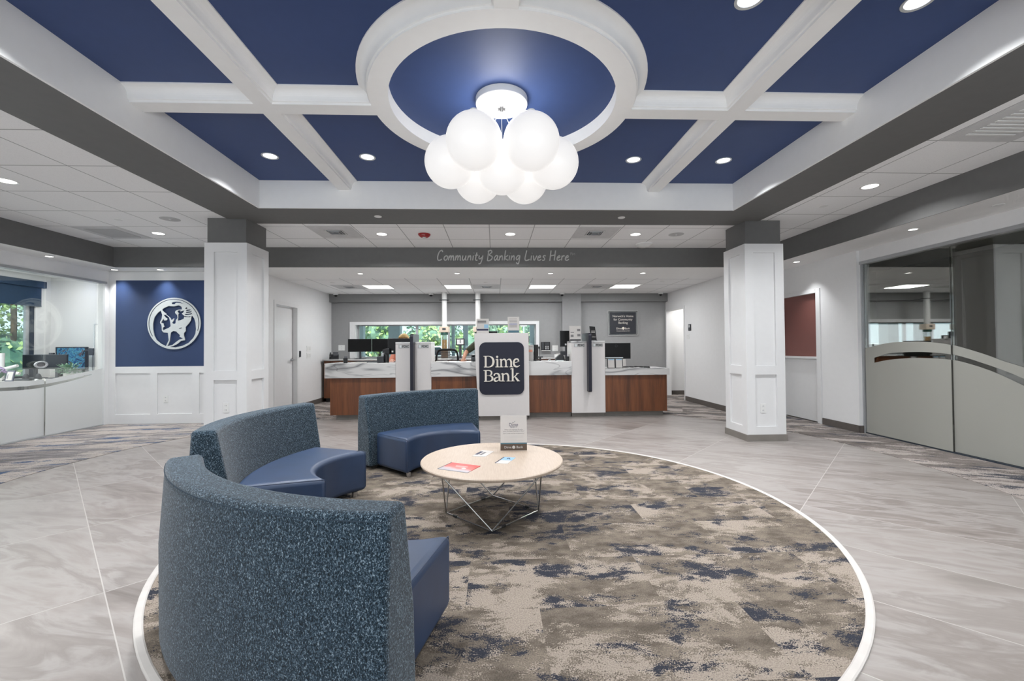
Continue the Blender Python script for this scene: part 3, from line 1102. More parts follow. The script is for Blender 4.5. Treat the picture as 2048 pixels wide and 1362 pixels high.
# ================================================================== WALL AND CEILING FITTINGS
def outlet(loc, rz, label, kind='outlet', w=0.072, h=0.118):
    t = thing('wall_outlet' if kind == 'outlet' else 'light_switch', label, 'outlet' if kind == 'outlet' else 'light switch', loc, rz)
    MB().box(-w / 2, w / 2, -0.006, 0, -h / 2, h / 2).obj('cover_plate', WPLAS, t, bevel=0.002)
    if kind == 'outlet':
        for z in (-0.026, 0.026):
            m = MB().cyl((0, -0.0075, z), 0.017, 0.002, 16, 'y')
            m.mat(1).box(-0.008, -0.005, -0.0082, -0.0074, z - 0.006, z + 0.006).box(0.005, 0.008, -0.0082, -0.0074, z - 0.006, z + 0.006)
            m.obj('socket', [WPLAS, CHARC], t)
    else:
        n = max(1, int(w / 0.045))
        for k in range(n):
            x = (k - (n - 1) / 2) * 0.046
            MB().box(x - 0.016, x + 0.016, -0.010, -0.006, -0.032, 0.032).obj('rocker', WPLAS, t, bevel=0.001)
    return t


outlet((3.372, 5.312, 0.41), 0, 'white outlet near the foot of the right column')
outlet((-3.235, 5.312, 0.50), 0, 'white outlet near the foot of the left column')
outlet((-5.382, 7.260, 0.40), 0, 'white outlet in the panel under the navy logo wall')
outlet((-3.9, 9.17, 1.205), PI / 2, 'upper white switch plate on the wall beside the flush door', 'switch', 0.2, 0.12)
outlet((-3.9, 9.17, 1.06), PI / 2, 'lower white switch plate on the wall beside the flush door', 'switch', 0.2, 0.12)
outlet((4.2, 9.20, 1.41), -PI / 2, 'white double switch under the thermostat', 'switch', 0.14, 0.11)
outlet((-3.66, 10.42, 1.22), 0, 'white outlet plate over the desk phone in the rear left corner', 'outlet', 0.15, 0.13)
outlet((-3.32, 10.385, 1.22), 0, 'white outlet plate left of the twin black monitors', 'outlet', 0.09, 0.13)
outlet((1.46, 10.42, 1.17), 0, 'white square outlet plate right of the wall phone', 'outlet', 0.14, 0.14)
t = thing('card_reader', 'small grey card reader beside the flush door', 'card reader', (-3.898, 8.74, 1.10), PI / 2)
MB().box(-0.03, 0.03, -0.02, 0, -0.06, 0.06).obj('housing', CHARC, t, bevel=0.004)
MB().box(-0.02, 0.02, -0.021, -0.02, 0.0, 0.04).obj('sensor_window', SCREEN, t)
t = thing('thermostat', 'dark thermostat on the wall right of the rear doorway', 'thermostat', (4.2, 9.10, 1.60), -PI / 2)
MB().box(-0.055, 0.055, -0.02, 0, -0.07, 0.07).obj('housing', CHARC, t, bevel=0.004)
MB().box(-0.03, 0.03, -0.022, -0.02, 0.0, 0.05).obj('display', SILVR, t)

# ---- recessed downlights
DL = []


def downlight(loc, r, label, energy, group, trim=WPLAS, spread=150):
    t = thing('downlight', label, 'downlight', loc, 0, group)
    MB().lathe([(r * 0.80, 0.004), (r * 0.80, -0.002), (r, -0.004), (r, 0.0), (r, 0.004)], (0, 0, 0), 28).obj('trim_ring', trim, t, smooth=True)
    MB().cyl((0, 0, 0.000), r * 0.80, 0.002, 28).obj('lens', GLOWD, t)
    lamp('downlight_beam', 'AREA', (loc[0], loc[1], loc[2] - 0.012), energy, (0.965, 0.98, 1.0), r * 1.5, spread=math.radians(spread))
    return t


for x, y, s in ((-2.186, 4.264, 'in the navy coffer nearest the left column'), (-1.245, 4.265, 'in the navy coffer left of the globe cluster'),
                (1.412, 4.268, 'in the navy coffer right of the globe cluster'), (2.339, 4.265, 'in the navy coffer nearest the right column'),
                (2.34, 2.246, 'in the near right navy coffer at the frame top'), (1.399, 2.257, 'at the very top of the frame, right of the ceiling ring')):
    downlight((x, y, ZT), 0.078, 'round downlight ' + s, 20, None, SILVR, 118)
for x, y in ((-2.186, 2.25), (-1.245, 2.25)):
    lamp('downlight_beam', 'AREA', (x, y, ZT - 0.012), 20, (0.965, 0.98, 1.0), 0.09, spread=math.radians(118))
TZ = 2.79
for x, y, s in ((-4.557, 4.177, 'in the left tiled ceiling at the frame edge'), (-4.58, 6.031, 'in the left tiled ceiling beside the wide vent'),
                (3.778, 4.154, 'in the right tiled ceiling'), (-1.566, 6.033, 'left of the red alarm over the beam lettering'),
                (0.224, 6.014, 'in the middle of the tiled strip over the beam lettering'), (2.003, 6.008, 'right of the second square vent over the beam lettering')):
    downlight((x, y, TZ), 0.086, 'round downlight ' + s, 17, None)
for x, y in ((-4.557, 1.2), (-4.56, -1.2), (3.778, 1.2), (3.778, -1.2), (0, -1.2), (-2, -1.2), (2, -1.2)):
    lamp('downlight_beam', 'AREA', (x, y, TZ - 0.012), 4.5, (0.965, 0.98, 1.0), 0.11, spread=math.radians(150))
for x, y, s in ((-6.07, 6.093, 'in the soffit over the left glass wall'), (-6.07, 7.10, 'in the soffit corner at the left glass wall'),
                (-5.361, 7.10, 'in the soffit over the navy logo wall'), (4.69, 4.62, 'in the soffit over the right glass doors'),
                (4.668, 6.455, 'in the soffit over the white half-glazed door'),
                (-2.309, 7.482, 'first from the left in the rear soffit row'), (-0.65, 7.465, 'second from the left in the rear soffit row'),
                (0.978, 7.472, 'third from the left in the rear soffit row'), (2.607, 7.454, 'last on the right in the rear soffit row')):
    downlight((x, y, ZS), 0.052, 'small downlight ' + s, 3.4, None, WPLAS, 84)
lamp('downlight_beam', 'AREA', (-4.3, 7.06, ZS - 0.012), 3.4, (0.965, 0.98, 1.0), 0.08, spread=math.radians(84))

# ---- troffers
for x, y, s in ((-2.43, 9.10, 'first from the left'), (-0.77, 9.10, 'second from the left'), (1.01, 9.10, 'third from the left'), (2.78, 9.08, 'last on the right')):
    t = thing('ceiling_troffer', 'bright square ceiling light over the tellers, ' + s, 'ceiling light', (x, y, ZS), 0, None)
    a = 0.295
    rframe(MB(), -a, a, -a, a, 0.03, -0.006, 0, 'z').obj('frame', WPLAS, t)
    MB().box(-a + 0.03, a - 0.03, -a + 0.03, a - 0.03, -0.003, -0.001).obj('diffuser', GLOWT, t)
    MB().box(-a + 0.03, a - 0.03, 0.06, 0.08, -0.010, -0.003).obj('lamp_rail', WPLAS, t)
    lamp('troffer_glow', 'AREA', (x, y, ZS - 0.02), 25, (0.97, 0.985, 1.0), 0.52, 0.52)
lamp('office_ceiling_light', 'AREA', (-7.1, 5.6, 2.49), 40, (1.0, 0.985, 0.96), 0.55, 1.1)
lamp('office_ceiling_light', 'AREA', (-7.1, 7.3, 2.49), 9, (1.0, 0.985, 0.96), 0.55, 0.5)


# ---- vents, speakers, sprinklers, alarm, smoke detector, cameras
def vent(loc, label, kind, w=0.593, d=0.62, rz=0):
    t = thing('ceiling_vent', label, 'vent', loc, rz)
    MB().box(-w / 2 + 0.008, w / 2 - 0.008, -d / 2 + 0.008, d / 2 - 0.008, -0.004, 0).obj('panel', paint('vent panel grey white', (196, 196, 196), 0.6) if 'vp' not in globals() else vp, t)
    if kind == 'square':
        for k, a in enumerate((0.115, 0.085, 0.055)):
            m = MB()
            z = -0.008 - 0.006 * k
            rframe(m, -a, a, -a, a, 0.013, z, -0.0045, 'z')
            m.obj('cone_ring', STEEL if k else WPLAS, t)
        MB().box(-0.12, 0.12, -0.12, 0.12, -0.005, -0.004).obj('throat', CHARC, t)
    elif kind == 'slots':
        m = MB()
        for k in range(9):
            y = -d / 2 + 0.12 + k * (d - 0.24) / 8
            m.box(-w / 2 + 0.11, w / 2 - 0.11, y - 0.010, y + 0.010, -0.010, -0.004)
        m.obj('louvre', WPLAS, t)
    else:
        a, b = w / 2 - 0.10, d / 2 - 0.10
        MB().box(-a, a, -b, b, -0.009, -0.004).obj('perforated_face', paint('vent face', (178, 178, 178), 0.6), t)
    return t


vp = paint('vent panel grey white', (202, 202, 202), 0.6)
vent((-2.156, 5.93, TZ), 'square ceiling vent left of the red alarm', 'square')
vent((1.403, 5.93, TZ), 'square ceiling vent over the right part of the beam lettering', 'square')
vent((-5.15, 6.0, TZ), 'flat return air panel in the left tiled ceiling', 'flat')
vent((3.765, 2.90, TZ), 'louvred vent in the right tiled ceiling at the frame edge', 'slots')
vent((-3.04, 9.10, ZS), 'square vent left of the first teller ceiling light', 'square')
vent((-0.17, 9.10, ZS), 'square vent between the two middle teller ceiling lights', 'square')
vent((2.18, 9.08, ZS), 'square vent left of the last teller ceiling light', 'square')


def disc_thing(name, cat, label, loc, r, h, mat, kind):
    t = thing(name, label, cat, loc)
    if kind == 'speaker':
        MB().lathe([(0.0001, -0.004), (r * 0.9, -0.004), (r, -0.002), (r, 0)], (0, 0, 0), 32).obj('grille', mat, t, smooth=True)
        MB().cyl((0, 0, -0.010), 0.012, 0.007, 12).obj('badge', WPLAS, t)
    elif kind == 'sprinkler':
        MB().lathe([(0.0001, -0.006), (r, -0.005), (r * 1.05, 0)], (0, 0, 0), 24).obj('cover_disc', mat, t, smooth=True)
    elif kind == 'detector':
        MB().lathe([(0.0001, -h), (r * 0.6, -h), (r * 0.85, -h * 0.5), (r, -h * 0.35), (r, 0)], (0, 0, 0), 32).obj('housing', mat, t, smooth=True)
    return t


SPK = paint('speaker grille grey', (186, 186, 186), 0.7)
disc_thing('ceiling_speaker', 'speaker', 'round grey ceiling speaker left of the left column', (-3.935, 5.358, TZ), 0.105, 0, SPK, 'speaker')
disc_thing('ceiling_speaker', 'speaker', 'round grey ceiling speaker near the right column', (2.588, 6.002, TZ), 0.105, 0, SPK, 'speaker')
for (x, y, z), s in (((-4.564, 5.388, TZ), 'in the left tiled ceiling'), ((-1.39, 5.182, 2.778), 'under the dark soffit left of the globes'), ((1.556, 5.179, 2.778), 'under the dark soffit right of the globes'),
                     ((3.765, 4.751, TZ), 'in the right tiled ceiling'), ((4.677, 3.79, ZS), 'in the soffit over the right glass doors'), ((-3.151, 8.476, ZS), 'over the left teller desk'),
                     ((-0.179, 8.507, ZS), 'over the middle teller desks'), ((3.317, 8.383, ZS), 'near the rear doorway')):
    disc_thing('sprinkler_cover', 'sprinkler', 'small round sprinkler cover ' + s, (x, y, z), 0.042, 0, WPLAS, 'sprinkler')
disc_thing('smoke_detector', 'smoke detector', 'white domed smoke detector behind the right downlight of the tiled strip', (2.319, 6.56, TZ), 0.13, 0.05, WPLAS, 'detector')
t = thing('fire_alarm', 'red round fire alarm on the tiled ceiling strip', 'fire alarm', (-0.977, 6.027, TZ))
MB().lathe([(0.0001, -0.045), (0.05, -0.045), (0.075, -0.025), (0.085, -0.008), (0.085, 0)], (0, 0, 0), 32).obj('housing', REDAL, t, smooth=True)
MB().box(-0.022, 0.022, -0.03, 0.03, -0.056, -0.044).obj('strobe_lens', CERAM, t, bevel=0.006)
text_mesh('alarm_text', 'FIRE', 0.026, WPLAS, t, (0.0, -0.075, -0.028), (math.radians(55), 0, 0))
for x, s in ((-3.707, 'in the left corner'), (-1.498, 'left of the pneumatic tubes'), (1.603, 'over the wall pilaster'), (3.986, 'in the right corner')):
    t = thing('security_camera', 'small dome security camera at the rear ceiling edge, ' + s, 'security camera', (x, 10.17, ZS))
    MB().lathe([(0.0001, -0.035), (0.05, -0.035), (0.055, -0.03), (0.06, 0)], (0, 0, 0), 24).obj('camera_base', WPLAS, t, smooth=True)
    MB().sphere((0, 0, -0.04), 0.036, 20, 8, 1.0, -PI / 2, 0).obj('camera_dome', SCREEN, t, smooth=True)

# ================================================================== GLOBE CHANDELIER
ch = thing('globe_chandelier', 'cluster of seven opal glass globes hanging in the ceiling ring', 'chandelier', (0.062, 3.24, ZT))
MB().lathe([(0.0001, -0.050), (0.192, -0.050), (0.196, -0.046), (0.196, 0.0)], (0, 0, 0), 48).obj('canopy', WPLAS, ch, smooth=True)
MB().cyl((0, 0, -0.078), 0.036, 0.028, 24).obj('cable_hub', CHROM, ch, smooth=True)
gr, zg = 0.192, 2.600 - ZT
gpos = [(0, 0, zg - 0.045)] + [(0.39 * math.cos(math.radians(60 * k)), 0.39 * math.sin(math.radians(60 * k)), zg) for k in range(6)]
for k, (x, y, z) in enumerate(gpos):
    g = MB().sphere((0, 0, 0), gr, 40, 20).obj('globe', GLOBE, ch, smooth=True, loc=(x, y, z))
    n = Vector((x * 0.06, y * 0.06, -0.075))
    top = Vector((x, y, z + gr + 0.025))
    MB().tube([n, n.lerp(top, 0.5) + Vector((0, 0, -0.01)), top], 0.0022, 6, smooth=4).obj('cable', SILVR, ch)
    MB().cyl((x, y, z + gr - 0.012), 0.028, 0.035, 16).obj('globe_cap', WPLAS, ch, smooth=True)

# light the seven globes give the ceiling ring above them
lamp('globe_glow', 'POINT', (0.062, 3.24, 2.80), 14, (1.0, 0.98, 0.96), 0.17)

# ================================================================== SOFAS
SCX, SCY = 0.09, 3.14


def sofa(deg, label):
    t = thing('curved_sofa', label, 'sofa', (SCX + 1.6 * math.cos(math.radians(deg)), SCY + 1.6 * math.sin(math.radians(deg)), 0.006), math.radians(deg), 'curved sofas round the coffee table')
    ox = -1.6                                   # circle centre in the sofa's own frame
    hb, hs = math.radians(20.2), math.radians(18.0)
    back = MB().sweep([(1.955, 0.035, .04), (1.958, 0.40, .04), (1.938, 0.722, .04), (1.812, 0.722, .04), (1.742, 0.36, .04), (1.725, 0.035, .04)], ox, 0, -hb, hb, 22)
    o = back.obj('backrest', FABRIC, t, smooth=True)
    b = o.modifiers.new('bevel', 'BEVEL'); b.width = 0.022; b.segments = 4; b.limit_method = 'ANGLE'; b.angle_limit = math.radians(35)
    seat = MB().sweep([(1.215, 0.04, .145), (1.215, 0.362, .145), (1.735, 0.362, .04), (1.735, 0.04, .04)], ox, 0, -hs, hs, 24)
    o = seat.obj('seat', LEATHER, t, smooth=True)
    b = o.modifiers.new('bevel', 'BEVEL'); b.width = 0.034; b.segments = 5; b.limit_method = 'ANGLE'; b.angle_limit = math.radians(35)
    for s in (-1, 1):
        P = [(ox + r * math.cos(s * (hs - 0.0095 / r)), r * math.sin(s * (hs - 0.0095 / r)), z) for r, z in ((1.2255, 0.07), (1.2255, 0.325), (1.232, 0.345), (1.255, 0.3525), (1.46, 0.3525), (1.70, 0.3525))]
        MB().tube(P, 0.0022, 6, smooth=3).obj('seat_piping', LEATHER, t)
    arc = [(ox + rr_ * math.cos(a), rr_ * math.sin(a), 0.700) for a, rr_ in [(hb * 0.985 * u_, 1.9405 + .04 * (1 - (0.985 * u_) ** 2)) for u_ in [-1 + k / 12 for k in range(25)]]]
    MB().tube(arc, 0.0016, 6).obj('back_seam', paint('seam thread', (34, 48, 60), 0.9) if 'seam' not in globals() else seam, t)
    for r in (1.29, 1.86):
        for s in (-1, 1):
            a = s * (hs - 0.05)
            MB().cyl((ox + r * math.cos(a), r * math.sin(a), 0.0), 0.022, 0.042, 16).obj('foot', CHROM, t, smooth=True)
    return t


seam = paint('seam thread', (44, 58, 70), 0.9)
for k, (deg, lab) in enumerate(((238.0, 'curved tweed sofa nearest the camera, seen from behind'), (177.3, 'curved tweed and navy leather sofa on the left, in the middle of the three'),
                                (119.3, 'curved tweed and navy leather sofa farthest back, before the white kiosk'))):
    sofa(deg, lab)

# ================================================================== COFFEE TABLE
ct = thing('coffee_table', 'round pale wood coffee table on a wire base', 'table', (-0.027, 3.125, 0.006))
o = MB().lathe([(0.0001, 0.368), (0.49, 0.368), (0.503, 0.374), (0.508, 0.384), (0.508, 0.389), (0.503, 0.394), (0.0001, 0.394)], (0, 0, 0), 96).obj('tabletop', MAPLE, ct, smooth=True)
r0, r1 = 0.333, 0.325
bc = [(r0 * math.cos(k * PI / 2), r0 * math.sin(k * PI / 2), 0.012) for k in range(4)]
tp = [(0.455 * math.cos(k * PI / 2 + PI / 4), 0.455 * math.sin(k * PI / 2 + PI / 4), 0.366) for k in range(4)]
for k in range(4):
    MB().tube([bc[k], bc[(k + 1) % 4]], 0.0055, 8).obj('base_rail', WIRE, ct, smooth=True)
    MB().tube([bc[k], tp[k]], 0.0050, 8).obj('strut', WIRE, ct, smooth=True)
    MB().tube([bc[(k + 1) % 4], tp[k]], 0.0050, 8).obj('strut', WIRE, ct, smooth=True)
    p = Vector(bc[k]).lerp(Vector(bc[(k + 1) % 4]), 0.18)
    q = Vector(bc[k]).lerp(Vector(bc[(k + 1) % 4]), 0.26)
    MB().tube([p, q], 0.009, 8).obj('rail_clip', BLACK, ct)
    MB().cyl((tp[k][0], tp[k][1], 0.362), 0.020, 0.006, 12).obj('mount_plate', WIRE, ct)

ZTB = 0.400
# brochure, two cards and the standing sign
br = thing('brochure', 'red and grey brochure lying on the coffee table', 'brochure', (-0.245, 2.895, ZTB), math.radians(-27))
MB().box(-0.115, 0.115, -0.085, 0.085, 0.0, 0.003).obj('cover', FLYER, br)
MB().box(-0.115, -0.109, -0.085, 0.085, 0.003, 0.0035).obj('spine', CHARC, br)
MB().box(-0.04, 0.05, 0.02, 0.030, 0.003, 0.0034).box(-0.03, 0.04, 0.0, 0.008, 0.003, 0.0034).obj('printed_lines', PAPER, br)
MB().cyl((0.045, -0.015, 0.003), 0.016, 0.0004, 20).obj('printed_disc', PAPER, br)
c1 = thing('leaflet', 'white leaflet with dark curve on the coffee table', 'leaflet', (-0.085, 3.27, ZTB), math.radians(-10))
MB().prism([(-0.075, -0.10), (0.025, -0.105), (0.06, 0.065), (-0.035, 0.10)], 0, 0.002, 'z').obj('card', PAPER, c1)
MB().box(-0.055, -0.030, -0.05, 0.05, 0.002, 0.0024, rz=-0.25).obj('printed_curve', PRTNV, c1)
MB().box(-0.02, 0.0, -0.06, 0.03, 0.002, 0.0024, rz=-0.25).obj('printed_lines', PAPTX, c1)
c2 = thing('leaflet', 'white and pale blue leaflet on the coffee table below the standing sign', 'leaflet', (0.07, 3.055, ZTB), math.radians(-14))
MB().prism([(-0.055, -0.085), (0.030, -0.085), (0.055, 0.085), (-0.030, 0.085)], 0, 0.002, 'z').obj('card', PAPER, c2)
MB().prism([(-0.042, 0.0), (0.042, 0.0), (0.055, 0.085), (-0.030, 0.085)], 0.002, 0.0024, 'z').obj('printed_panel', LBLUE, c2)
MB().prism([(-0.060, -0.085), (-0.052, -0.085), (-0.027, 0.085), (-0.035, 0.085)], 0.002, 0.0026, 'z').obj('printed_edge', PRTNV, c2)
text_mesh('printed_text', 'R', 0.05, PRTNV, c2, (0.012, 0.045, 0.0026), (0, 0, 0))


def bank_mark(parent, x, z, s, mat, y=-0.001, disc=True):
    text_mesh('printed_text', 'Dime', s, mat, parent, (x - s * 1.75, y, z), bold=0.0)
    text_mesh('printed_text', 'Bank', s, mat, parent, (x + s * 1.75, y, z), bold=0.0)
    MB().cyl((x, y - 0.0004, z), s * 0.46, 0.0006, 20, 'y').obj('round_emblem', mat, parent)


st = thing('table_sign', 'white upright sign card with brown foot on the coffee table', 'sign', (0.139, 3.345, ZTB))
hw, ht = 0.1025, 0.268
MB().prism([(-0.001, 0.0), (0.002, 0.0), (0.014, ht), (0.011, ht)], -hw, hw, 'x').obj('card', PAPER, st)
MB().prism([(0.045, 0), (0.048, 0), (0.016, ht), (0.013, ht)], -hw, hw, 'x').box(-hw, hw, 0, 0.048, 0, 0.002).obj('acrylic_holder', ACRYL, st)
pr = thing('tmp', '', '')
bpy.data.objects.remove(pr)
sf = MB().prism([(-0.0015, 0.002), (-0.001, 0.002), (0.0016, 0.050), (0.0011, 0.050)], -hw, hw, 'x').obj('printed_foot', PRTDK, st)
MB().prism([(0.0010, 0.050), (0.0016, 0.050), (0.0021, 0.060), (0.0015, 0.060)], -hw, hw, 'x').obj('printed_stripe', PRTTE, st)
T = math.radians(90 - 2.6)


def ts(body, size, z, mat, x=0.0, sx=1.0, shear=0.0, bold=0.0):
    return text_mesh('printed_text', body, size, mat, st, (x, -0.0012 + 0.045 * z, z), (T, 0, 0), 0.0003, sx=sx, shear=shear, bold=bold)


ts('Dime', 0.036, 0.198, PRTNV, sx=0.9)
ts('SELECT', 0.017, 0.180, PRTNV, sx=0.95)
MB().tube([(-0.012, 0.008, 0.218), (-0.004, 0.008, 0.212), (0.012, 0.009, 0.226)], 0.0012, 5).obj('printed_tick', PRTNV, st)
ts('What will interest & make', 0.0135, 0.161, PAPTX, shear=0.2)
ts('your business banking in flow?', 0.0135, 0.149, PAPTX, shear=0.2)
ts("Don't settle into less transparency!", 0.0115, 0.131, PAPTX, shear=0.2)
ml = MB()
for k, (z, w0) in enumerate(((0.114, 0.15), (0.108, 0.15), (0.102, 0.15), (0.096, 0.15), (0.086, 0.10), (0.078, 0.15), (0.071, 0.15))):
    ml.box(-0.075, -0.075 + w0, -0.001 + 0.045 * z, -0.0005 + 0.045 * z, z, z + 0.0016)
ml.obj('printed_lines', paint('printed pale grey', (176, 174, 172), 0.7), st)
bank_mark(st, 0.0, 0.026, 0.026, PAPER, -0.0014)

# ================================================================== WALL SIGNS
# navy panel and round head emblem
pn = MB().box(-6.168, -4.16, 7.243, 7.262, 0.932, 2.34).obj('wall_panel', NAVYP)
tag(pn, 'navy painted panel on the wall left of the left column', 'wall panel')
em = thing('wall_emblem', 'round silver emblem with a winged head in profile on the navy panel', 'emblem', (-5.223, 7.215, 1.630))


def px(pts):
    return [((x - 670) / 520 * 0.422, -(y - 652) / 500 * 0.420) for x, y in pts]


holes = [
    [(410, 400), (350, 450), (290, 530), (262, 650), (262, 760), (285, 880), (330, 970), (420, 1045), (515, 1092), (570, 975), (552, 832), (470, 825), (435, 790), (430, 700), (418, 665), (398, 640), (402, 610), (430, 560), (440, 480), (422, 430)],
    [(470, 482), (500, 528), (548, 562), (522, 590), (478, 592), (470, 560), (448, 585), (418, 632), (442, 642), (470, 655), (466, 680), (490, 710), (456, 730), (455, 785), (510, 760), (570, 735), (606, 705), (596, 620), (572, 532), (508, 484)],
    [(443, 372), (492, 342), (560, 312), (660, 320), (760, 300), (818, 328), (824, 378), (760, 384), (710, 400), (688, 430), (700, 460), (733, 490), (738, 545), (706, 592), (700, 650), (665, 662), (628, 640), (668, 590), (668, 550), (640, 575), (612, 590), (600, 545), (560, 512), (515, 478), (512, 455), (472, 430), (446, 402)],
    [(742, 402), (800, 392), (790, 420), (840, 405), (870, 398), (850, 440), (820, 460), (842, 480), (872, 505), (860, 560), (800, 588), (742, 598), (752, 540), (750, 480), (768, 452), (742, 430)],
    [(905, 388), (1000, 378), (985, 398), (908, 412)],
    [(905, 428), (985, 420), (1022, 402), (1000, 438), (905, 448)],
    [(888, 468), (985, 462), (1030, 436), (1008, 478), (885, 486)],
    [(872, 506), (950, 520), (1005, 505), (975, 532), (868, 524)],
    [(655, 797), (712, 806), (790, 880), (778, 905), (848, 946), (780, 962), (716, 1008), (640, 1068), (542, 1092), (590, 990), (604, 872), (612, 826)],
    [(1022, 500), (1065, 555), (1090, 640), (1100, 760), (1090, 850), (1048, 935), (955, 1030), (840, 1085), (700, 1115), (580, 1102), (655, 1090), (740, 1048), (810, 988), (888, 978), (880, 938), (862, 880), (868, 836), (900, 800), (898, 720), (958, 655), (1000, 592), (1008, 525)],
    [(625, 245), (700, 228), (785, 238), (862, 272), (780, 254), (705, 250), (682, 278), (628, 278)],
    [(760, 748), (800, 735), (830, 732), (822, 746), (780, 756)],
    [(882, 368), (915, 330), (930, 372)],
]
cu = bpy.data.curves.new('emblem_relief', 'CURVE')
cu.dimensions = '2D'
cu.fill_mode = 'BOTH'
cu.extrude = 0.006
rings = [[(0.422 * math.cos(2 * PI * k / 72), 0.420 * math.sin(2 * PI * k / 72)) for k in range(72)]] + [px(h_) for h_ in holes]
g0, g1 = math.radians(-18), math.radians(212)
gro = [(0.401 * math.cos(g0 + (g1 - g0) * k / 60), 0.398 * math.sin(g0 + (g1 - g0) * k / 60)) for k in range(61)]
gro += [(0.388 * math.cos(g1 + (g0 - g1) * k / 60), 0.388 * math.sin(g1 + (g0 - g1) * k / 60)) for k in range(61)]
rings.append(gro)
for r_ in rings:
    sp = cu.splines.new('POLY')
    sp.points.add(len(r_) - 1)
    for k, (a, b) in enumerate(r_):
        sp.points[k].co = (a, b, 0, 1)
    sp.use_cyclic_u = True
tmp = bpy.data.objects.new('emblem_relief', cu)
COL.objects.link(tmp)
me = bpy.data.meshes.new_from_object(tmp.evaluated_get(bpy.context.evaluated_depsgraph_get()))
bpy.data.objects.remove(tmp)
me.materials.clear(); me.materials.append(SILVR)
o = bpy.data.objects.new('emblem_relief', me)
COL.objects.link(o); o.parent = em; o.rotation_euler = (math.radians(90), 0, 0)
for a in (40, 140, 220, 320):
    MB().cyl((0.405 * math.cos(math.radians(a)), 0.004, 0.405 * math.sin(math.radians(a))), 0.006, 0.026, 10, 'y').obj('standoff', CHROM, em)

# hand-lettered sign on the beam
SC = {
    'C': (1.35, [[(1.15, 1.75), (.95, 2.1), (.45, 1.75), (.1, .8), (.15, .1), (.5, 0), (.95, .25)]]),
    'o': (.98, [[(.6, 1), (.2, .75), (.08, .25), (.35, 0), (.72, .3), (.82, .75), (.6, 1)]]),
    'm': (1.42, [[(.0, 0), (.2, 1)], [(.1, .5), (.5, .98), (.6, .75), (.5, 0)], [(.55, .5), (.95, .98), (1.08, .75), (1.05, .1), (1.2, .0)]]),
    'u': (1.15, [[(.2, 1), (.08, .3), (.3, 0), (.7, .5), (.85, 1)], [(.85, 1), (.75, .2), (.95, 0)]]),
    'n': (1.0, [[(.0, 0), (.2, 1)], [(.1, .5), (.55, .98), (.7, .75), (.65, 0)]]),
    'i': (.5, [[(.25, 1), (.1, 0)], [(.38, 1.5), (.40, 1.56)]]),
    't': (.8, [[(.5, 1.65), (.2, .3), (.4, 0), (.6, .1)], [(.05, 1.05), (.75, 1.12)]]),
    'y': (1.05, [[(.2, 1), (.12, .5), (.35, .3), (.75, .65)], [(.95, 1), (.7, .0), (.4, -.65), (.0, -.72)]]),
    'B': (1.45, [[(.1, 0), (.4, 2.1)], [(.2, 1.85), (.8, 2.12), (1.05, 1.75), (.5, 1.15), (1.1, .8), (.95, .2), (.4, -.08), (.0, .0)]]),
    'a': (1.12, [[(.85, .95), (.5, 1), (.1, .45), (.28, 0), (.7, .5), (.9, .98)], [(.9, .98), (.76, .2), (1.0, 0)]]),
    'k': (1.0, [[(.4, 2.1), (.05, 0)], [(.9, 1.05), (.2, .5), (.9, 0)]]),
    'g': (1.12, [[(.9, .95), (.5, 1), (.12, .5), (.32, .12), (.75, .6), (.92, 1), (.7, -.3), (.45, -.75), (.1, -.45)]]),
    'L': (1.25, [[(.5, 2.1), (.12, .5), (.22, 0), (.65, .02), (1.05, .2)]]),
    'v': (.95, [[(.15, 1), (.3, 0), (.9, 1)]]),
    'e': (.98, [[(.12, .48), (.7, .7), (.6, 1.0), (.2, .7), (.12, .15), (.45, 0), (.85, .25)]]),
    's': (.9, [[(.85, .95), (.5, 1), (.3, .75), (.6, .42), (.5, .05), (.08, .02)]]),
    'H': (1.5, [[(.35, 2.1), (.05, -.1)], [(1.3, 2.1), (1.0, 0)], [(.18, .95), (1.15, 1.15)]]),
    'r': (.8, [[(.2, 1), (.08, 0)], [(.12, .55), (.45, .95), (.75, .95)]]),
}
ls = thing('beam_lettering', 'raised handwritten words Community Banking Lives Here on the grey beam', 'lettering sign', (0.17, 6.826, 2.586))
txt = 'Community Banking Lives Here'
tot = sum(SC[c][0] if c != ' ' else .75 for c in txt)
sc = (1.20 + 0.905) / tot
x = -1.075
for c in txt:
    if c == ' ':
        x += .75 * sc
        continue
    m = MB()
    for stroke in SC[c][1]:
        m.tube([(x + a * sc, 0, b * sc) for a, b in stroke], 0.0098, 6, smooth=5 if len(stroke) > 2 else 0)
    m.obj('letter', paint('letter face pale grey', (188, 188, 186), 0.4) if 'LGREY' not in globals() else LGREY, ls, smooth=True)
    if 'LGREY' not in globals():
        LGREY = bpy.data.materials['letter face pale grey']
    x += SC[c][0] * sc
m = MB().tube([(x + .01, 0, .118), (x + .045, 0, .120)], 0.0025, 5).tube([(x + .028, 0, .119), (x + .020, 0, .084)], 0.0025, 5)
m.obj('letter', LGREY, ls)
m = MB().tube([(x + .045, 0, .084), (x + .058, 0, .120), (x + .066, 0, .096), (x + .088, 0, .120), (x + .084, 0, .084)], 0.0025, 5)
m.obj('letter', LGREY, ls)
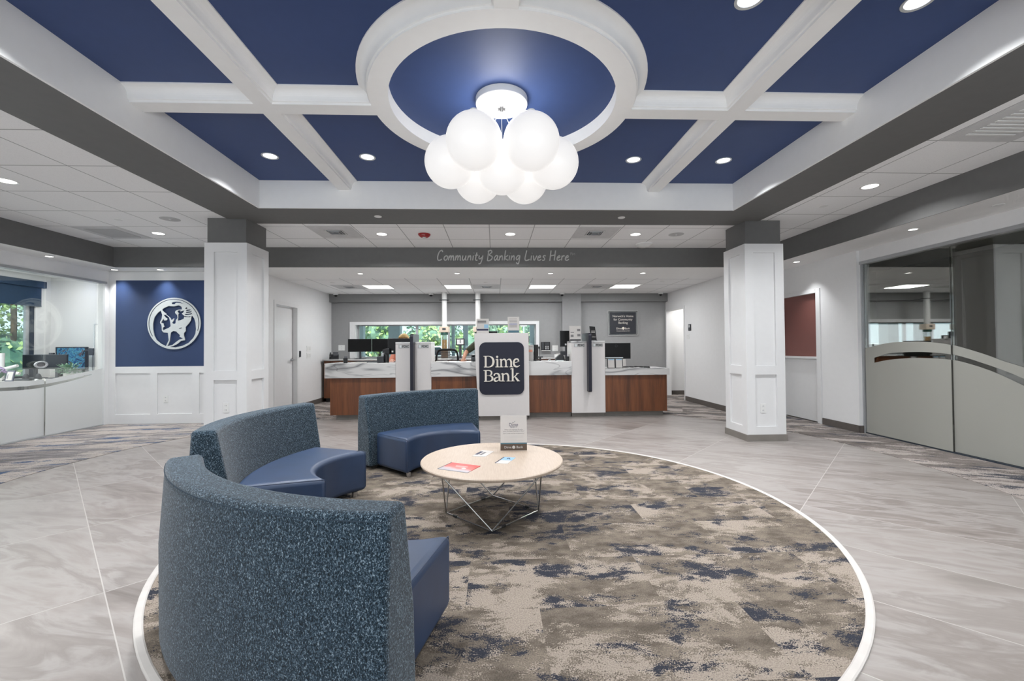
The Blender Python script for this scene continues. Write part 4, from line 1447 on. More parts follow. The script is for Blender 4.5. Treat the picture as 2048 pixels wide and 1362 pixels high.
# ================================================================== TELLER DESKS AND KIOSKS
def desk(name, label, x0, x1, ztop, zb, left_end, right_end, depth=0.72):
    cx = (x0 + x1) / 2
    t = thing(name, label, 'desk', (cx, 7.28, 0))
    a, b = x0 - cx, x1 - cx
    fa = a + (0.075 if left_end else 0)
    fb = b - (0.03 if right_end else 0)
    MB().box(fa, fb, 0.05, depth - 0.03, 0.085, zb).obj('wood_front', VENEER, t)
    MB().box(fa + (0.08 if left_end else 0), fb - (0.05 if right_end else 0), 0.115, depth - 0.06, 0, 0.085).obj('toe_kick', BASET, t)
    m = MB().box(a, b, 0, 0.03, zb, ztop).box(a, b, 0.03, depth, ztop - 0.03, ztop)
    if left_end:
        m.box(a, a + 0.03, 0.03, depth, zb, ztop - 0.03)
    if right_end:
        m.box(b - 0.03, b, 0.03, depth, zb, ztop - 0.03)
    m.obj('stone_counter', MARBLE, t, bevel=0.002)
    return t


desk('teller_desk', 'wood teller desk with veined stone top at the left end of the row', -2.84, -1.672, 0.952, 0.708, True, False)
desk('teller_desk', 'wood teller desk between the left deposit kiosk and the white sign kiosk', -1.078, -0.30, 0.956, 0.716, False, False)
desk('teller_desk', 'wood teller desk between the white sign kiosk and the right deposit kiosk', 0.57, 1.302, 0.956, 0.722, False, False)
desk('teller_desk', 'lower wood teller desk at the right end of the row', 1.878, 2.99, 0.822, 0.712, False, True)
# back counter under the window
t = thing('back_counter', 'wood back counter with pale top under the teller window', 'counter', (-1.1, 9.76, 0.0035))
MB().box(-2.73, 2.70, 0.03, 0.64, 0.09, 0.925).obj('cabinet_body', VENEER, t)
MB().box(-2.70, 2.67, 0.08, 0.60, 0.0, 0.09).obj('toe_kick', BLACK, t)
MB().box(-2.76, 2.71, 0, 0.65, 0.925, 0.955).obj('stone_counter', MARBLE, t, bevel=0.002)


def kiosk(label, x0, x1):
    cx = (x0 + x1) / 2
    t = thing('deposit_kiosk', label, 'kiosk', (cx, 7.30, 0), 0, None)
    h = (x1 - x0) / 2
    for s in (-1, 1):
        a, b = sorted((s * 0.027, s * h))
        MB().box(a, b, -0.008, 0.455, 1.272, 1.302).obj('stone_cap', MARBLE, t, bevel=0.002)
        pc = (a + b) / 2 + 0.005
        p = MB().box(pc - 0.092, pc + 0.092, -0.004, 0, 1.198, 1.256).obj('name_plate', FDICP, t)
        tt = text_mesh('plate_text', 'FDIC', 0.052, SCREEN, p, (pc + 0.028, -0.0045, 1.226), bold=0.0015)
        MB().box(pc - 0.070, pc - 0.045, -0.0052, -0.004, 1.208, 1.246).obj('plate_mark', SILVR, p)
    MB().box(-h, h, 0, 0.44, 0.075, 1.271).obj('pedestal', KIOSK, t)
    MB().box(-h + 0.01, h - 0.01, 0.06, 0.43, 0.0, 0.075).obj('toe_kick', BASET, t)
    # the dark fin standing between the halves, rounded at its upper front corner
    poly = [(-0.16, 0.46)]
    for k in range(9):
        a = PI - PI / 2 * k / 8
        poly.append((-0.10 + 0.06 * math.cos(a) - 0.0, 1.375 + 0.06 * math.sin(a)))
    poly += [(0.40, 1.435), (0.40, 1.272), (-0.001, 1.272), (-0.001, 0.44), (-0.13, 0.44)]
    MB().prism(poly, -0.026, 0.026, 'x').obj('divider_fin', FINDK, t, bevel=0.004)
    return t


kiosk('white double kiosk with deposit plates and dark fin, left of the sign kiosk', -1.672, -1.078)
kiosk('white double kiosk with deposit plates and dark fin, right of the sign kiosk', 1.302, 1.878)

# the sign kiosk
K = thing('sign_kiosk', 'tall white kiosk carrying the big navy bank sign', 'kiosk', (0.125, 7.10, 0))
MB().prism([(-0.405, 0.072), (0.435, 0.072), (0.430, 1.436), (-0.470, 1.436)], 0.0, 0.05, 'y').obj('front_panel', KIOSK, K, bevel=0.003)
MB().box(-0.40, 0.43, 0.05, 0.60, 0.072, 1.40).obj('pedestal', KIOSK, K)
MB().box(-0.38, 0.41, 0.05, 0.58, 0.0, 0.072).obj('toe_kick', BASET, K)
MB().box(-0.465, 0.428, 0.0505, 0.62, 1.40, 1.4358).obj('top_board', KIOSK, K, bevel=0.002)
MB().cyl((0.437, 0.10, 1.33), 0.045, 0.006, 24, 'x').obj('side_port', CHARC, K)
# navy sign with cut letters
sg = MB()
rx, rz0, rz1, cr = 0.368, 0.424, 1.286, 0.105
pl_ = []
for cx_, cz_, a0 in ((rx - cr, rz1 - cr, 0), (-rx + cr, rz1 - cr, 90), (-rx + cr, rz0 + cr, 180), (rx - cr, rz0 + cr, 270)):
    for k in range(9):
        a = math.radians(a0 + 90 * k / 8)
        pl_.append((cx_ + cr * math.cos(a) - 0.018, cz_ + cr * math.sin(a)))
sgo = sg.prism(pl_, -0.018, 0.0, 'y').obj('sign_face', SIGNN, K, bevel=0.002)


def ribbon(pts, n=6):
    P = catmull([(x, y, w) for x, y, w in pts], n)
    L, R_ = [], []
    for i, p in enumerate(P):
        t_ = P[min(i + 1, len(P) - 1)] - P[max(i - 1, 0)]
        d = math.hypot(t_.x, t_.y) or 1
        nx, ny = -t_.y / d, t_.x / d
        L.append((p.x + nx * p.z / 2, p.y + ny * p.z / 2))
        R_.append((p.x - nx * p.z / 2, p.y - ny * p.z / 2))
    return L, R_


GL = {
    'D': (0, [(225, 428, 225, 664, 38)], [(180, 428, 300, 441), (188, 651, 300, 665)], [[(228, 434, 12), (300, 436, 15), (362, 472, 36), (386, 545, 46), (362, 622, 36), (300, 658, 15), (228, 659, 12)]], []),
    'i': (0, [(468, 497, 468, 664, 36)], [(425, 651, 510, 665)], [[(428, 512, 8), (450, 503, 16), (470, 500, 28)]], [(463, 448, 23)]),
    'm': (0, [(545, 497, 545, 664, 34), (645, 545, 645, 664, 34), (752, 545, 752, 664, 34)], [(515, 651, 590, 665), (612, 651, 690, 665), (718, 651, 797, 665)],
          [[(512, 512, 8), (530, 503, 16), (547, 500, 26)], [(555, 530, 10), (590, 503, 22), (625, 507, 32), (644, 552, 34)], [(655, 530, 10), (695, 503, 22), (732, 507, 32), (751, 552, 34)]], []),
    'e': (0, [], [], [[(812, 577, 10), (860, 566, 12), (912, 545, 14)], [(908, 553, 26), (896, 508, 30), (862, 495, 26), (822, 518, 34), (806, 578, 40), (824, 636, 38), (868, 656, 30), (905, 646, 16), (932, 626, 8)]], []),
    'B': (1, [(225, 722, 225, 960, 38)], [(180, 722, 300, 735), (188, 946, 300, 960)], [[(228, 728, 12), (295, 729, 15), (340, 755, 32), (342, 800, 30), (312, 830, 16), (240, 838, 12)], [(240, 838, 12), (315, 840, 16), (358, 872, 36), (356, 922, 36), (312, 950, 18), (228, 953, 12)]], []),
    'a': (1, [(508, 850, 508, 925, 38)], [], [[(398, 838, 34), (408, 808, 24), (445, 793, 20), (488, 808, 36), (508, 855, 38)], [(508, 918, 38), (520, 948, 22), (548, 940, 8)], [(500, 862, 12), (440, 880, 22), (402, 915, 36), (420, 948, 32), (460, 948, 20), (500, 922, 12)]], []),
    'n': (1, [(578, 792, 578, 958, 36), (693, 845, 693, 958, 36)], [(540, 945, 620, 958), (655, 945, 737, 958)], [[(538, 808, 8), (560, 799, 16), (580, 796, 28)], [(588, 826, 10), (630, 800, 22), (672, 805, 34), (692, 850, 36)]], []),
    'k': (1, [(782, 692, 782, 958, 36)], [(745, 945, 822, 958), (850, 788, 914, 800), (868, 945, 932, 958)], [[(734, 706, 8), (758, 698, 16), (784, 695, 28)], [(798, 880, 16), (845, 838, 18), (884, 796, 18)], [(828, 858, 18), (862, 905, 38), (900, 952, 40)]], []),
}
PXS = 0.000793
for ch_ in 'DimeBank':
    _, stems, slabs, ribs, dots = GL[ch_]
    m = MB()

    def cv(x, y):
        return ((x - 557) * PXS - 0.018, 1.286 - (y - 146) * PXS)
    for x0, y0, x1, y1, w_ in stems:
        m.prism([cv(x0 - w_ / 2, y0), cv(x0 + w_ / 2, y0), cv(x1 + w_ / 2, y1), cv(x1 - w_ / 2, y1)], -0.032, -0.018, 'y')
    for x0, y0, x1, y1 in slabs:
        m.prism([cv(x0, y0), cv(x1, y0), cv(x1, y1), cv(x0, y1)], -0.0318, -0.018, 'y')
    for rb in ribs:
        L_, R_ = ribbon(rb)
        for i in range(len(L_) - 1):
            m.prism([cv(*L_[i]), cv(*L_[i + 1]), cv(*R_[i + 1]), cv(*R_[i])], -0.0316, -0.018, 'y')
    for x0, y0, r_ in dots:
        m.prism([cv(x0 + r_ * math.cos(2 * PI * k / 20), y0 + r_ * math.sin(2 * PI * k / 20)) for k in range(20)], -0.032, -0.018, 'y')
    m.obj('letter', LETTR, sgo)


# sign holders on the kiosk tops
def card_holder(name, label, loc, w, h, rz=0, lean=0.12, cat='sign'):
    t = thing(name, label, cat, loc, rz)
    MB().prism([(0, 0), (0.003, 0), (0.003 + lean * h, h), (lean * h, h)], -w / 2, w / 2, 'x').obj('card', PAPER, t)
    MB().prism([(0.06 + lean * h, 0), (0.062 + lean * h, 0), (0.006 + lean * h, h * 0.98), (0.004 + lean * h, h * 0.98)], -w / 2, w / 2, 'x').box(-w / 2, w / 2, 0, 0.06 + lean * h, 0, 0.003).obj('acrylic_holder', ACRYL, t)

    def strip(z0, z1, x0, x1, mat, nm='printed_panel'):
        y0_, y1_ = lean * z0 - 0.001, lean * z1 - 0.001
        return MB().prism([(y0_, z0), (y0_ + 0.0009, z0), (y1_ + 0.0009, z1), (y1_, z1)], x0, x1, 'x').obj(nm, mat, t)
    return t, strip


t, s = card_holder('counter_sign', 'white sign card with photo and navy foot on top of the sign kiosk, left', (-0.205, 7.16, 1.436), 0.205, 0.245)
s(0.045, 0.075, -0.095, 0.095, PRTNV)
s(0.18, 0.215, -0.085, 0.06, PAPTX, 'printed_photo')
s(0.168, 0.174, -0.085, 0.06, PAPTX, 'printed_lines')
s(0.085, 0.150, 0.025, 0.095, LBLUE)
t, s = card_holder('counter_sign', 'tall white text card with teal foot on top of the sign kiosk, right', (0.310, 7.16, 1.436), 0.195, 0.275)
s(0.008, 0.045, -0.09, 0.09, PRTTE)
for z in (0.235, 0.205, 0.185, 0.120, 0.1):
    s(z, z + 0.008, -0.07, 0.06, PAPTX, 'printed_lines')
s(0.14, 0.165, -0.07, 0.06, paint('printed lavender', (150, 152, 172), 0.7))
t = thing('flat_screen', 'low dark screen edge behind the cards on the sign kiosk', 'monitor', (-0.09, 7.55, 1.436))
MB().box(-0.24, 0.13, 0, 0.02, 0.004, 0.05).box(-0.05, 0.05, -0.02, 0.05, 0, 0.004).obj('casing', BLACK, t)
t, s = card_holder('counter_sign', 'white card with small pictures on the right deposit kiosk', (1.395, 7.42, 1.302), 0.20, 0.265)
s(0.005, 0.03, -0.095, 0.095, BLACK)
s(0.17, 0.21, 0.035, 0.09, PAPTX, 'printed_photo')
s(0.08, 0.12, 0.035, 0.09, PAPTX, 'printed_photo')
s(0.07, 0.11, -0.08, -0.03, PAPTX, 'printed_photo')
s(0.145, 0.155, -0.08, -0.02, CHARC, 'printed_lines')
t = thing('leaflet_holder', 'black leaning leaflet in a clear stand on the right deposit kiosk', 'leaflet', (1.715, 7.40, 1.302), math.radians(12))
MB().prism([(-0.052, 0.01), (0.052, 0.01), (0.022, 0.245), (-0.085, 0.255)], 0.0, 0.004, 'y').obj('leaflet_card', BLACK, t)
MB().box(-0.06, 0.06, -0.02, 0.05, 0, 0.01).obj('stand_foot', ACRYL, t)
for z in (0.14, 0.165):
    MB().box(-0.05, 0.02, -0.001, 0, z, z + 0.009).obj('printed_lines', PAPER, t)
text_mesh('printed_text', 'Dime', 0.03, PAPER, t, (-0.002, -0.001, 0.07))

# framed wall sign
t = thing('wall_sign', "dark sign reading Norwich's Home for Community Banking in a clear frame", 'sign', (3.128, 10.40, 1.775))
MB().box(-0.375, 0.375, -0.006, 0.0, -0.305, 0.305).obj('acrylic_back', ACRYL, t)
MB().box(-0.318, 0.318, -0.012, -0.006, -0.262, 0.262).obj('sign_face', paint('sign face charcoal', (48, 50, 56), 0.4), t)
rframe(MB(), -0.375, 0.375, -0.305, 0.305, 0.012, -0.012, -0.006).obj('clear_frame', FDICP, t)
for sx_ in (-1, 1):
    for sz_ in (-1, 1):
        MB().cyl((sx_ * 0.35, -0.018, sz_ * 0.28), 0.010, 0.036, 12, 'y').obj('standoff', CHROM, t)
for k, (b_, z) in enumerate((("Norwich's Home", 0.165), ('for Community', 0.085), ('Banking', 0.005))):
    text_mesh('sign_text', b_, 0.074, LETTR, t, (0, -0.0125, z))
text_mesh('sign_text', 'Dime', 0.062, LETTR, t, (-0.10, -0.0125, -0.135))
text_mesh('sign_text', 'Bank', 0.062, LETTR, t, (0.105, -0.0125, -0.135))
MB().cyl((0.005, -0.0135, -0.13), 0.033, 0.002, 24, 'y').obj('round_emblem', LETTR, t)
text_mesh('sign_text', 'Community Banking Lives Here', 0.026, LETTR, t, (0, -0.0125, -0.195), shear=0.25)


# ---- equipment
def monitor(label, loc, w, h, rz=0, lift=0.12, back=False, name='computer_monitor', arm=True):
    t = thing(name, label, 'monitor', loc, rz)
    MB().box(-w / 2, w / 2, -0.012, 0.018, lift, lift + h).obj('casing', BLACK, t, bevel=0.004)
    MB().box(-w / 2 + 0.010, w / 2 - 0.010, -0.0135, -0.012, lift + 0.016, lift + h - 0.010).obj('screen' if not back else 'rear_shell', SCREEN, t)
    m = MB().box(-0.02, 0.02, 0.018, 0.045, 0.012, lift + h * 0.5)
    m.obj('stand_neck', CHARC, t)
    MB().box(-0.11, 0.11, -0.05, 0.12, 0, 0.012).obj('stand_base', CHARC, t, bevel=0.003)
    return t


BZ = 0.9587
monitor('wide black monitor on the back counter, left one of the pair', (-3.085, 9.95, BZ), 0.53, 0.295, lift=0.165)
monitor('wide black monitor on the back counter, right one of the pair', (-2.545, 9.95, BZ), 0.53, 0.295, lift=0.165)
m_ = monitor('large monitor seen from behind on the left teller desk', (-1.70, 7.83, 0.952), 0.46, 0.285, lift=0.14, back=True)
MB().box(-0.16, -0.13, -0.0145, -0.0135, 0.175, 0.205).obj('white_sticker', WPLAS, m_)
m_ = monitor('upright dark monitor seen from behind, left of the right deposit kiosk', (1.30, 7.80, 0.956), 0.24, 0.29, lift=0.25, back=True)
MB().box(-0.03, 0.0, -0.0145, -0.0135, 0.275, 0.305).obj('white_sticker', WPLAS, m_)
m_ = monitor('black monitor seen from behind on the lower right desk', (2.19, 7.72, 0.822), 0.53, 0.29, lift=0.155, back=True)
MB().lathe([(0.018, 0), (0.022, 0), (0.022, 0.002), (0.018, 0.002)], (0.0, -0.0155, 0.155 + 0.235), 24, 'y').obj('round_logo', CHARC, m_)
monitor('narrow dark screen seen edge-on right of the sign kiosk', (0.74, 7.74, 0.956), 0.15, 0.27, rz=math.radians(62), lift=0.02)


def phone(label, loc, rz=0, name='desk_phone'):
    t = thing(name, label, 'phone', loc, rz)
    MB().prism([(0, 0), (0.17, 0), (0.17, 0.11), (0.15, 0.115), (0.0, 0.025)], -0.10, 0.10, 'x').obj('body', BLACK, t, bevel=0.004)
    MB().prism([(0.10, 0.085), (0.155, 0.118), (0.145, 0.165), (0.135, 0.165)], -0.02, 0.09, 'x').obj('display', CHARC, t, bevel=0.003)
    MB().tube([(-0.075, 0.0, 0.045), (-0.075, 0.03, 0.085), (-0.075, 0.12, 0.140), (-0.075, 0.16, 0.145)], 0.016, 8, smooth=4).obj('handset', BLACK, t, smooth=True)
    m = MB()
    for i in range(3):
        for j in range(4):
            y = 0.02 + j * 0.02
            m.box(-0.02 + i * 0.028, 0.0 + i * 0.028, y, y + 0.012, 0.034 + y * 0.6, 0.040 + y * 0.6)
    o = m.obj('keypad', CHARC, t)
    o['kind'] = 'stuff'
    return t


phone('black desk phone in the rear left corner', (-3.63, 9.85, BZ), math.radians(20))
t = thing('wall_phone', 'black wall phone right of the teller window', 'phone', (1.225, 10.42, 1.225))
MB().box(-0.11, 0.11, -0.03, 0, -0.10, 0.10).obj('body', BLACK, t, bevel=0.005)
MB().box(-0.10, -0.05, -0.06, -0.03, -0.095, 0.095).obj('handset', CHARC, t, bevel=0.008)
MB().box(-0.02, 0.09, -0.034, -0.03, 0.02, 0.085).obj('display', CHARC, t)
m = MB()
for i in range(3):
    for j in range(4):
        m.box(-0.01 + i * 0.032, 0.012 + i * 0.032, -0.034, -0.03, -0.08 + j * 0.023, -0.066 + j * 0.023)
m.obj('keypad', SILVR, t)
MB().box(-0.10, 0.11, -0.07, 0, -0.115, -0.10).obj('shelf', WPLAS, t)

# items on the left teller desk
t = thing('pen_cup', 'small black pen cup at the left end of the left desk', 'cup', (-2.556, 7.46, 0.952))
MB().lathe([(0.0001, 0), (0.034, 0), (0.038, 0.085), (0.034, 0.085), (0.030, 0.006)], (0, 0, 0), 20).obj('cup', BLACK, t, smooth=True)
for k in range(3):
    MB().tube([(0.0, 0, 0.01), (0.02 - 0.02 * k, 0.01, 0.115)], 0.004, 6).obj('pen', PRTNV, t)
t = thing('receipt_printer', 'grey receipt printer on the left teller desk', 'printer', (-1.945, 7.47, 0.952))
MB().box(-0.085, 0.03, 0, 0.16, 0, 0.11).obj('body', CHARC, t, bevel=0.006)
MB().cyl((0.06, 0.08, 0), 0.045, 0.14, 20).obj('paper_drum', BLACK, t, smooth=True)
MB().box(-0.02, 0.02, 0.04, 0.12, 0.11, 0.17).obj('paper_slot', STEEL, t)
t = thing('card_terminal', 'upright black card terminal behind the receipt printer', 'card terminal', (-1.93, 7.70, 0.952))
MB().prism([(-0.07, 0.12), (0.055, 0.14), (0.055, 0.245), (0.0, 0.24), (-0.065, 0.22)], 0, 0.03, 'y').obj('screen_shell', BLACK, t, bevel=0.006)
MB().cyl((0, 0.015, 0), 0.02, 0.13, 12).obj('stand', BLACK, t)
t = thing('keyboard', 'low dark keyboard and mouse pad on the left teller desk', 'keyboard', (-2.25, 7.72, 0.952))
MB().box(-0.22, 0.22, -0.07, 0.07, 0, 0.018).obj('body', CHARC, t, bevel=0.004)
MB().box(-0.20, 0.20, -0.055, 0.055, 0.018, 0.024).obj('key_field', BLACK, t)
t = thing('paper_stack', 'stack of white papers on the left teller desk', 'papers', (-2.33, 7.50, 0.952), 0.15)
MB().box(-0.11, 0.11, -0.08, 0.08, 0, 0.012).obj('sheets', PAPER, t)

# middle desk: papers, small display stand, lamp-like scanner
t = thing('paper_stack', 'white papers on the desk left of the sign kiosk', 'papers', (-0.93, 7.50, 0.956), -0.2)
MB().box(-0.12, 0.12, -0.09, 0.09, 0, 0.010).obj('sheets', PAPER, t)
MB().box(-0.09, 0.10, -0.07, 0.08, 0.010, 0.016, rz=0.3).obj('top_sheet', WPLAS, t)
t = thing('clock_stand', 'small white-faced display on a black stand before the window', 'display', (-0.80, 9.95, 0.955))
MB().box(-0.10, 0.10, -0.02, 0.02, 0.30, 0.46).obj('frame', BLACK, t, bevel=0.008)
MB().box(-0.075, 0.075, -0.023, -0.02, 0.325, 0.435).obj('face', WPLAS, t)
MB().cyl((0, 0.0, 0.02), 0.03, 0.29, 14).obj('neck', CHARC, t, smooth=True)
MB().box(-0.09, 0.09, -0.07, 0.07, 0, 0.02).obj('foot', BLACK, t, bevel=0.004)
MB().box(-0.008, 0.008, -0.026, -0.023, 0.35, 0.425).obj('hand', BLACK, t)
t = thing('coin_machine', 'dark counting machine at the left edge of the sign kiosk', 'machine', (-0.365, 7.62, 0.956))
MB().box(-0.06, 0.05, 0, 0.14, 0, 0.12).obj('body', CHARC, t, bevel=0.008)
MB().cyl((-0.02, 0.0, 0.11), 0.03, 0.03, 16, 'y').obj('knob', SILVR, t, smooth=True)
# right middle desk
t = thing('brochure_rack', 'clear rack of white and orange brochures right of the sign kiosk', 'brochure rack', (0.622, 7.50, 0.956))
MB().box(-0.045, 0.045, 0.02, 0.06, 0, 0.285).obj('brochures', PAPER, t)
MB().box(-0.040, 0.030, 0.018, 0.02, 0.16, 0.20).obj('printed_panel', PEACH, t)
MB().box(-0.040, 0.035, 0.018, 0.02, 0.25, 0.256).obj('printed_lines', PRTDK, t)
MB().box(-0.05, 0.05, 0, 0.075, 0, 0.012).box(-0.05, -0.047, 0, 0.075, 0.0, 0.28).box(0.047, 0.05, 0, 0.075, 0, 0.28).obj('acrylic_rack', ACRYL, t)
t = thing('microphone', 'black gooseneck microphone near the rear window counter', 'microphone', (1.02, 9.95, 0.955))
MB().cyl((0, 0, 0), 0.055, 0.02, 20).obj('foot', BLACK, t, smooth=True)
MB().tube([(0, 0, 0.01), (0, 0, 0.12), (0.0, 0, 0.22)], 0.008, 8).obj('neck', BLACK, t)
MB().cyl((0, 0, 0.21), 0.018, 0.05, 12).obj('mic_head', BLACK, t, smooth=True)
t = thing('webcam', 'small black camera on a stand on the desk right of the sign kiosk', 'camera', (0.80, 7.62, 0.956))
MB().cyl((0, 0, 0), 0.018, 0.06, 12).obj('stand', BLACK, t)
MB().box(-0.05, 0.05, -0.02, 0.02, 0.058, 0.082).obj('body', BLACK, t, bevel=0.006)
t = thing('computer_mouse', 'grey computer mouse on the desk right of the sign kiosk', 'mouse', (0.955, 7.52, 0.956))
MB().sphere((0, 0, 0.0), 0.035, 20, 8, 0.8, 0, PI / 2).obj('shell', SILVR, t, smooth=True)
MB().box(-0.004, 0.004, -0.036, -0.01, 0.0, 0.022).obj('wheel', CHARC, t)
t = thing('cheque_scanner', 'black cheque scanner beside the right deposit kiosk', 'scanner', (1.175, 7.54, 0.956))
MB().prism([(-0.10, 0), (0.05, 0), (0.05, 0.05), (0.02, 0.11), (-0.03, 0.115), (-0.10, 0.05)], 0, 0.15, 'y').obj('body', BLACK, t, bevel=0.005)
MB().box(-0.02, 0.07, 0.02, 0.06, 0.10, 0.17, rz=0.3).obj('paper_guide', CHARC, t)
t = thing('pen_cup', 'black pen cup full of pens beside the right deposit kiosk', 'cup', (1.255, 7.46, 0.956))
MB().lathe([(0.0001, 0), (0.032, 0), (0.035, 0.08), (0.031, 0.08), (0.028, 0.006)], (0, 0, 0), 20).obj('cup', BLACK, t, smooth=True)
for k in range(4):
    a = k * 1.7
    MB().tube([(0.01 * math.cos(a), 0.01 * math.sin(a), 0.01), (0.03 * math.cos(a), 0.03 * math.sin(a), 0.125)], 0.004, 6).obj('pen', [SILVR, PRTNV, CHARC, WPLAS][k], t)
t = thing('notepad', 'small open notepad before the cheque scanner', 'notepad', (1.13, 7.42, 0.956))
MB().box(-0.07, 0.05, -0.05, 0.05, 0, 0.014).obj('pages', SILVR, t)
t = thing('tissue_box', 'low white box on the back counter under the wall outlet', 'box', (1.48, 9.97, 0.955))
MB().box(-0.10, 0.08, -0.06, 0.06, 0, 0.075).obj('carton', WPLAS, t, bevel=0.003)
MB().box(-0.05, 0.04, -0.02, 0.02, 0.075, 0.09).obj('tissue', PAPER, t)

# right desk: frames, card, cables
t = thing('photo_frame', 'black double picture frame on the lower right desk', 'picture frame', (2.085, 7.40, 0.822), math.radians(-4))
for s_ in (-1, 1):
    c_ = s_ * 0.068
    MB().prism([(0, 0), (0.010, 0), (0.038, 0.175), (0.028, 0.175)], c_ - 0.066, c_ + 0.066, 'x').obj('frame', BLACK, t)
    MB().prism([(0.0, 0.012), (0.003, 0.010), (0.0285, 0.160), (0.0255, 0.162)], c_ - 0.055, c_ + 0.055, 'x').obj('print', PAPER, t)
    MB().prism([(0.0225, 0.145), (0.026, 0.143), (0.0275, 0.158), (0.0248, 0.160)], c_ - 0.05, c_ + 0.05, 'x').obj('print_band', LBLUE, t)
MB().box(-0.16, 0.14, 0.02, 0.06, 0.178, 0.19).obj('ledge', SILVR, t)
t = thing('counter_card', 'cream card standing right of the double picture frame', 'card', (2.305, 7.66, 0.822))
MB().prism([(0, 0), (0.003, 0), (0.03, 0.15), (0.027, 0.15)], -0.05, 0.05, 'x').obj('card', PAPER, t)
MB().box(-0.05, 0.05, 0.0, 0.05, 0, 0.003).obj('card_foot', PAPER, t)
t = thing('cable_bundle', 'tangle of black cables on the lower right desk', 'cables', (2.42, 7.58, 0.822))
for k in range(5):
    P = [(-0.18 + 0.09 * j, 0.05 * math.sin(j * 2.1 + k), 0.008 + 0.012 * abs(math.sin(j * 1.7 + k * 1.3))) for j in range(6)]
    MB().tube(P, 0.006, 6, smooth=4).obj('cable', BLACK, t)
t = thing('stapler', 'small black stapler on the lower right desk', 'stapler', (2.66, 7.46, 0.822), 0.1)
MB().box(-0.055, 0.055, -0.014, 0.014, 0, 0.010).obj('stapler_base', BLACK, t, bevel=0.002)
MB().box(-0.055, 0.050, -0.011, 0.011, 0.012, 0.026).obj('stapler_arm', BLACK, t, bevel=0.002)


# ---- pneumatic tubes
def tube_station(x, label):
    t = thing('pneumatic_tube', label, 'pneumatic tube', (x, 10.0, 0.955))
    MB().cyl((0, 0, 0.72), 0.058, 0.812, 28).obj('riser_pipe', WPLAS, t, smooth=True)
    MB().cyl((0, 0, 1.345), 0.115, 0.010, 28).box(-0.02, 0.02, 0.05, 0.28, 1.345, 1.355).obj('wall_bracket', CHARC, t)
    MB().box(-0.115, 0.115, -0.09, 0.09, 0.60, 0.735).obj('control_box', BEIGE, t, bevel=0.012)
    MB().box(-0.04, 0.04, -0.094, -0.09, 0.655, 0.70).obj('display', CHARC, t)
    MB().cyl((0, 0, 0.545), 0.085, 0.055, 28).obj('gasket', GREEN, t, smooth=True)
    MB().lathe([(0.078, 0.16), (0.078, 0.545), (0.074, 0.545), (0.074, 0.16)], (0, 0, 0), 28).obj('clear_sleeve', ACRYL, t, smooth=True)
    MB().cyl((0, 0, 0.20), 0.060, 0.23, 24).obj('carrier', AMBER, t, smooth=True)
    MB().cyl((0, 0, 0.0), 0.080, 0.20, 24).obj('catch_base', PRTDK, t, smooth=True)


tube_station(-1.168, 'white pneumatic tube with amber carrier, left one at the teller window')
tube_station(-0.392, 'white pneumatic tube half hidden by the sign kiosk card')


def office_chair(label, loc, rz):
    t = thing('office_chair', label, 'chair', loc, rz)
    MB().box(-0.24, 0.24, -0.23, 0.23, 0.44, 0.50).obj('seat', BLACK, t, bevel=0.03, bseg=3)
    P = [(-0.17, 0.24, 0.62), (-0.215, 0.25, 0.85), (-0.19, 0.26, 1.12), (0, 0.25, 1.16), (0.19, 0.26, 1.12), (0.215, 0.25, 0.85), (0.17, 0.24, 0.62)]
    MB().tube(P, 0.022, 8, closed=True, smooth=5).obj('back_frame', BLACK, t, smooth=True)
    m = MB()
    for k in range(9):
        z = 0.66 + k * 0.055
        m.box(-0.19, 0.19, 0.246, 0.250, z, z + 0.008)
    m.obj('back_mesh', CHARC, t)
    MB().box(-0.03, 0.03, 0.20, 0.28, 0.46, 0.68).obj('back_spine', BLACK, t)
    MB().cyl((0, 0, 0.10), 0.03, 0.34, 16).obj('gas_lift', CHARC, t, smooth=True)
    for k in range(5):
        a = k * 2 * PI / 5
        MB().tube([(0, 0, 0.12), (0.29 * math.cos(a), 0.29 * math.sin(a), 0.075)], 0.018, 8).obj('base_leg', BLACK, t)
        MB().cyl((0.29 * math.cos(a) - 0.012, 0.29 * math.sin(a), 0.028), 0.028, 0.024, 14, 'x').obj('castor', BLACK, t, smooth=True)
    for s_ in (-1, 1):
        MB().tube([(s_ * 0.25, 0.05, 0.48), (s_ * 0.29, 0.05, 0.62), (s_ * 0.29, -0.12, 0.68), (s_ * 0.29, 0.14, 0.68)], 0.016, 8).obj('armrest', BLACK, t)


office_chair('black mesh-backed office chair behind the middle left desk', (-0.94, 8.55, 0.0035), math.radians(8))


